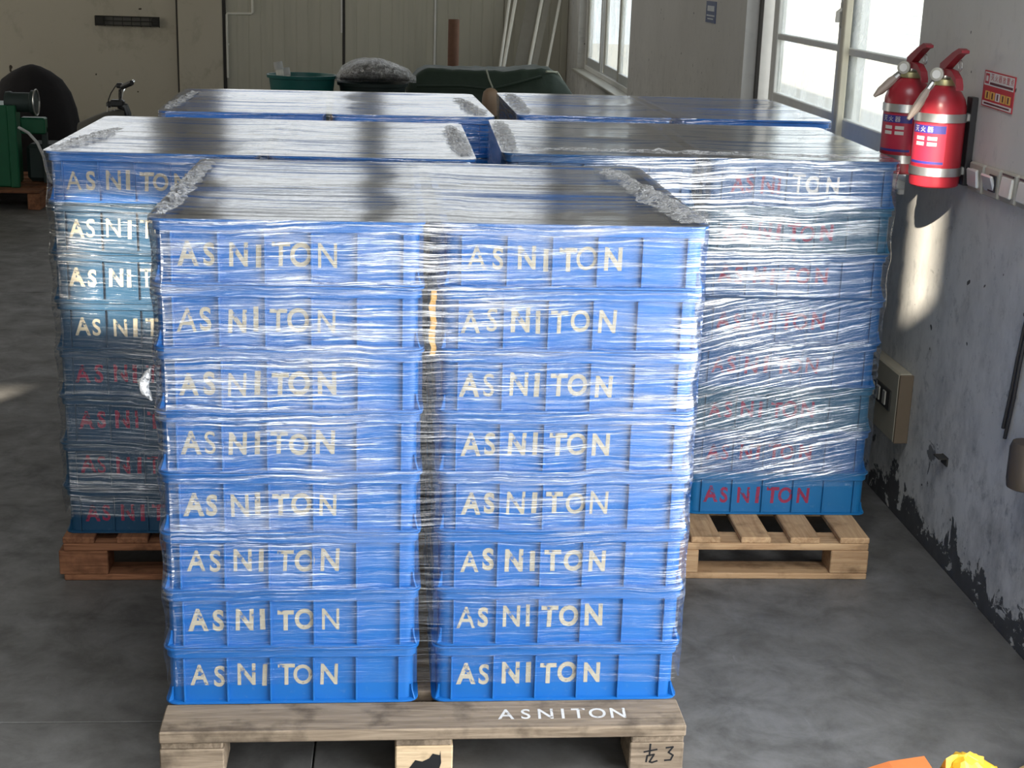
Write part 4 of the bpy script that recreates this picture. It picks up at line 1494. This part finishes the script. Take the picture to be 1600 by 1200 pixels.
def tubs():
    def tub(name, loc, rx, ry, h, mat, label):
        t = thing(name, loc, label, 'tub', 'round tubs before the ribbed wall')
        mb = MB()
        loops = []
        for s, z in ((0.80, 0), (0.82, 0.0), (0.98, h - 0.03), (0.99, h - 0.028), (1.04, h - 0.026), (1.05, h - 0.004), (1.04, h), (0.985, h), (0.965, h - 0.02), (0.80, 0.02)):
            loops.append([Vector((rx * s * math.cos(2 * PI * k / 36), ry * s * math.sin(2 * PI * k / 36), z)) for k in range(36)])
        mb.loft(loops, (True, True)).build('shell', mat, t)
        return t
    # a low bench carries both tubs
    b = thing('low_bench', (-0.56, 12.15, 0), 'dark bench carrying the two round tubs', 'bench')
    bx((0, 0.0, 0.58), (1.12, 0.55, 0.04), 0.005).build('top', 'wood_red', b)
    for x in (-0.5, 0.5):
        for y in (-0.22, 0.22):
            bx((x, y, 0.28), (0.06, 0.06, 0.56), 0.004).build('leg', 'wood_red', b)
    t = tub('round_tub', (-0.82, 12.1, 0.60), 0.268, 0.24, 0.35, 'tub_teal', 'teal plastic tub with white pipe ends standing out')
    for k in range(12):
        pass
    w = thing('grey_water', (-0.82, 12.1, 0.62), 'grey muddy contents filling the teal tub', 'contents', kind='stuff')
    MB().loft([[Vector((0.268 * q * math.cos(2 * PI * k / 36), 0.24 * q * math.sin(2 * PI * k / 36), zz)) for k in range(36)]
               for q, zz in ((0.77, 0.0), (0.93, 0.26))], (True, True)).build('surface', 'board_grey', w)
    for k, (p, q, lb) in enumerate((((-0.93, 12.0, 0.64), (-1.005, 12.05, 1.035), 'longer white pipe leaning in the teal tub'),
                                    ((-0.88, 12.02, 0.64), (-0.945, 12.10, 0.985), 'shorter white pipe leaning in the teal tub'))):
        o = thing('white_pipe', (0, 0, 0), lb, 'pipe', 'white pipes in the teal tub')
        MB().tube([p, q], 0.030 if k == 0 else 0.024, 12).build('tube', 'pole_white', o)
        d = (Vector(q) - Vector(p)).normalized()
        MB().tube([Vector(q) - d * 0.05, Vector(q) + d * 0.012], 0.036 if k == 0 else 0.029, 12).build('collar', 'cable_white', o)
    tub('round_tub', (-0.255, 12.15, 0.60), 0.275, 0.24, 0.30, 'tub_dark', 'dark round tub under the clear plastic bag')
    # bag
    t = thing('plastic_bag', (-0.25, 12.12, 0.885), 'bulging clear grey plastic bag lying on the dark tub', 'bag')
    mb = MB()
    loops = []
    N = 22
    for i in range(N + 1):
        f = i / N
        x = -0.315 + 0.66 * f
        top = 0.045 + 0.135 * math.sin(PI * min(1, f ** 0.8)) ** 0.8 + 0.02 * f
        if f > 0.93:
            top *= 0.75
        if f < 0.06:
            top *= 0.7
        dep = 0.05 + 0.19 * math.sin(PI * f) ** 0.6
        lp = []
        for k in range(20):
            a = 2 * PI * k / 20
            cr = 1 + 0.10 * mnoise.noise((f * 9, math.cos(a) * 2.5, math.sin(a) * 2.5))
            lp.append(Vector((x, dep * math.cos(a) * cr, top * 0.5 + top * 0.5 * math.sin(a) * cr + 0.02)))
        loops.append(lp)
    mb.loft(loops, (True, True)).build('bulge', 'crumpled_film', t, angle=50)
    mb2 = MB()
    loops2 = [[Vector((q.x * 0.92, q.y * 0.9, 0.012 + q.z * 0.86)) for q in l] for l in loops[1:-1]]
    mb2.loft(loops2, (True, True)).build('grey_filling', 'parts_grey', t, angle=50)


tubs()


def tarp_heap():
    t = thing('covered_heap', (0.72, 12.75, 0), 'dark green tarpaulin covering a long low heap', 'tarpaulin')
    mb = MB()
    nx, ny = 46, 18
    X0, X1 = -0.70, 0.76

    def top(f):
        pts = [(0, 0.86), (0.06, 0.955), (0.12, 0.995), (0.4, 0.985), (0.6, 1.0), (0.78, 1.02), (0.86, 0.995), (0.92, 0.90), (1.0, 0.70)]
        for (a, b), (c, d) in zip(pts[:-1], pts[1:]):
            if a <= f <= c:
                s = (f - a) / (c - a)
                return b + (d - b) * s
        return pts[-1][1]

    loops = []
    for i in range(nx + 1):
        f = i / nx
        x = X0 + (X1 - X0) * f
        zt = top(f)
        lp = []
        for j in range(ny + 1):
            g = j / ny
            y = -0.42 + 0.84 * g
            prof = min(1.0, (math.sin(PI * g) * 1.9) ** 0.75) if 0 < g < 1 else 0
            z = zt * (0.0 + 1.0 * prof)
            z += 0.02 * mnoise.noise((x * 5, y * 5, 2)) * prof + 0.012 * mnoise.noise((x * 14, y * 9, 7)) * prof
            lp.append(Vector((x + 0.03 * mnoise.noise((x * 3, z * 3, 5)), y, max(0.002, z))))
        lp.append(Vector((x, 0.42, 0.001)))
        lp.append(Vector((x, -0.42, 0.001)))
        loops.append(lp)
    mb.loft(loops, (True, True)).build('tarp_sheet', 'tarp_green', t, angle=50)
    MB().tube([(-0.04, -0.30, 1.0), (-0.02, -0.37, 0.93), (0.02, -0.41, 0.84), (0.03, -0.43, 0.70)], 0.008, 6).build('rope', 'rope_pale', t)
    MB().tube([(0.42, -0.33, 0.96), (0.20, -0.37, 0.90), (0.0, -0.41, 0.85), (-0.25, -0.41, 0.87), (-0.62, -0.40, 0.86)], 0.012, 6).build('fold_hem', 'tarp_green', t)
    MB().tube([(0.46, -0.3, 1.0), (0.56, -0.22, 0.99), (0.62, -0.2, 0.90), (0.70, -0.2, 0.78), (0.74, -0.2, 0.68)], 0.010, 6).build('edge_hem', 'rope_pale', t)
    # rusty pipe
    p = thing('rusty_pipe', (0.436, 13.5, 0), 'rusty brown steel pipe standing upright behind the tarpaulin', 'pipe')
    MB().lathe([(0.05, 0), (0.05, 1.365), (0.040, 1.365), (0.040, 1.30)], 20).build('tube', 'rust', p)
    MB().lathe([(0.09, 0), (0.09, 0.012), (0.05, 0.012)], 20).build('foot_flange', 'rust', p)
    # poles and boards leaning on the far wall
    gaps = iter((15.02, 15.16, 15.36, 15.08, 15.24, 15.14))
    specs = [('leaning_pole', 0.964, 1.057, 0.014, 'pole_white', 'thin white pole leaning on far wall, farthest from the window'),
             ('leaning_pole', 1.010, 1.129, 0.018, 'pole_white', 'white pole leaning beside the thinnest pole'),
             ('leaning_board', 1.195, 1.325, 0.065, 'board_grey', 'wide grey board leaning on the far wall'),
             ('leaning_pole', 1.262, 1.392, 0.016, 'pole_white', 'white pole leaning just beside the wide grey board'),
             ('leaning_board', 1.330, 1.465, 0.030, 'board_grey', 'narrow grey batten leaning between the white poles'),
             ('leaning_pole', 1.452, 1.583, 0.014, 'pole_white', 'white pole leaning nearest the far window')]
    for nm, xa, xb, r, mt, lb in specs:
        # at z 0.825 x = xa, at z 1.51 x = xb; extend down to the floor and up past the frame, bowed a little
        sl = (xb - xa) / 0.685
        x_floor, x_top = xa - sl * 0.80 * 0.75, min(1.715, xb + sl * 0.7)
        o = thing(nm, (x_floor, next(gaps), 0), lb, 'pole' if 'pole' in nm else 'board', 'poles and boards leaning on the far wall')
        P = [Vector((0, 0, 0.012)), Vector((xa - x_floor, 0.18, 0.82)), Vector((xb - x_floor, 0.36, 1.51)), Vector((x_top - x_floor, 0.62, 2.3))]
        if 'pole' in nm:
            MB().tube(P, r, 8).build('shaft', mt, o)
            MB().tube([P[-1], P[-1] + Vector((0.004, 0.01, 0.03))], r * 1.2, 8).build('end_cap', mt, o)
        else:
            mb = MB()
            mb.loft([[p + Vector((-r, -0.01, 0)), p + Vector((r, -0.01, 0)), p + Vector((r, 0.01, 0)), p + Vector((-r, 0.01, 0))] for p in P], (True, True))
            mb.build('plank', mt, o, smooth=False)
    # rounded tan end between the two rear stacks
    q = thing('padded_post', (0.405, 7.0, 0), 'post with a rounded tan padded end between the rear stacks', 'post')
    MB().lathe([(0.022, 0), (0.022, 1.15)], 14).build('shaft', 'black_plastic', q)
    MB().lathe([(0.022, 1.145), (0.036, 1.155), (0.040, 1.19), (0.040, 1.235), (0.034, 1.262), (0.020, 1.276), (0.004, 1.281)], 20).build('pad', 'pad_tan', q)
    MB().lathe([(0.14, 0), (0.14, 0.012), (0.03, 0.02)], 20).build('foot', 'black_plastic', q)


tarp_heap()


def wall_grille():
    t = thing('wire_rack', (-2.915, YB, 1.10), 'dark dusty wire rack strip fixed high on beige wall', 'rack')
    bx((0, -0.01, 0.055), (0.66, 0.02, 0.095), 0.003).build('back_plate', 'grille_dark', t)
    for z in (0.015, 0.06, 0.105):
        MB().tube([(-0.33, -0.05, z), (0.33, -0.05, z)], 0.006, 6).build('rail_wire', 'grille_deep', t)
    for k in range(8):
        x = -0.33 + 0.66 * k / 7
        MB().tube([(x, -0.02, 0.105), (x, -0.05, 0.105), (x, -0.05, 0.01), (x, -0.02, 0.005)], 0.005, 5).build('upright_wire', 'grille_deep', t)
    bx((-0.285, -0.035, 0.055), (0.09, 0.05, 0.09), 0.012).build('dark_lump', 'grille_deep', t)
    bx((0.29, -0.03, 0.055), (0.08, 0.04, 0.08), 0.012).build('dark_lump', 'grille_deep', t)


wall_grille()


# ------------------------------------------------------------------ scraps at the lower corner of the view
def scraps():
    t = thing('orange_sheet', (1.135, 2.93, 0), 'folded orange paper sheet on the floor beside the yellow bag', 'paper')
    mb = MB()
    prof = [(-0.10, 0.0), (-0.09, 0.055), (0.0, 0.085), (0.085, 0.098), (0.10, 0.06), (0.105, 0.0)]
    lo = [Vector((x, -0.16, z)) for x, z in prof]
    hi = [Vector((x * 0.98, 0.035, z * 1.0)) for x, z in prof]
    mb.loft([lo, hi], (True, True)).build('sheet', 'paper_orange', t, smooth=False)
    bx((0.0, -0.05, 0.002), (0.22, 0.18, 0.003)).build('under_flap', 'paper_orange', t, smooth=False)

    def bag(name, loc, sx, sy, sz, mat, label, seed, peak):
        t = thing(name, loc, label, 'bag')
        mb = MB()
        loops = []
        for i in range(11):
            f = i / 10
            z = sz * f
            s = (1 - f ** 2.2) ** 0.6 if f < 1 else 0.03
            lp = []
            for k in range(26):
                a = 2 * PI * k / 26
                cr = 1 + 0.30 * mnoise.noise((math.cos(a) * 2 + seed, math.sin(a) * 2, f * 3)) + 0.22 * mnoise.noise((math.cos(a) * 6 + seed, math.sin(a) * 6, f * 6))
                lp.append(Vector((sx * s * math.cos(a) * cr + peak * f * f, sy * s * math.sin(a) * cr, max(0.001, z + 0.012 * mnoise.noise((a * 2, f * 5, seed)) * (1 if 0 < i < 10 else 0)))))
            loops.append(lp)
        mb.loft(loops, (True, True)).build('bag_body', mat, t, angle=18)
        # folded-over mouth of the bag
        g = MB()
        L_ = []
        for k in range(7):
            f = k / 6 - 0.5
            x_, z_ = peak + f * sx * 1.1, sz * (0.90 - 0.30 * f * f) + 0.010 * mnoise.noise((f * 6, seed, 2))
            dy = 0.018 * mnoise.noise((f * 8, seed, 7)) - 0.02
            L_.append([Vector((x_, dy - 0.004, z_ - 0.03)), Vector((x_, dy + 0.006, z_ - 0.03)), Vector((x_, dy + 0.012, z_ + 0.012)), Vector((x_, dy + 0.008, z_ + 0.016))])
        g.loft(L_, (True, True)).build('folded_mouth', mat, t, smooth=False)
    bag('crumpled_bag', (1.330, 2.94, 0), 0.082, 0.070, 0.118, 'bag_yellow', 'crumpled yellow plastic bag on the floor', 2.2, -0.03)
    bag('crumpled_sack', (1.462, 2.925, 0), 0.038, 0.05, 0.100, 'bag_cream', 'crumpled cream paper bag between yellow bag and white sack', 8.2, 0.0)
    bag('white_sack', (1.555, 3.00, 0), 0.056, 0.07, 0.17, 'bag_white', 'white sack standing near the peeling wall', 5.2, 0.0)
    # yellow strip caught in the gap between the columns of the foremost stack
    s = thing('yellow_strip', (0.068, 3.176, DECK + 5.9 * CH), 'yellow strip caught behind film in the foremost stack gap', 'strip')
    mb = MB()
    L = []
    for k in range(9):
        z = 0.15 * k / 8
        x = 0.004 * math.sin(k * 1.9)
        L.append([Vector((x - 0.006, 0, z)), Vector((x + 0.006, 0.002, z)), Vector((x + 0.006, 0.004, z)), Vector((x - 0.006, 0.002, z))])
    mb.loft(L, (True, True)).build('ribbon', 'strip_yellow', s, smooth=False)
    bx((0.0, 0.006, 0.085), (0.012, 0.008, 0.12), 0.002).build('backing', 'strip_yellow', s)


scraps()
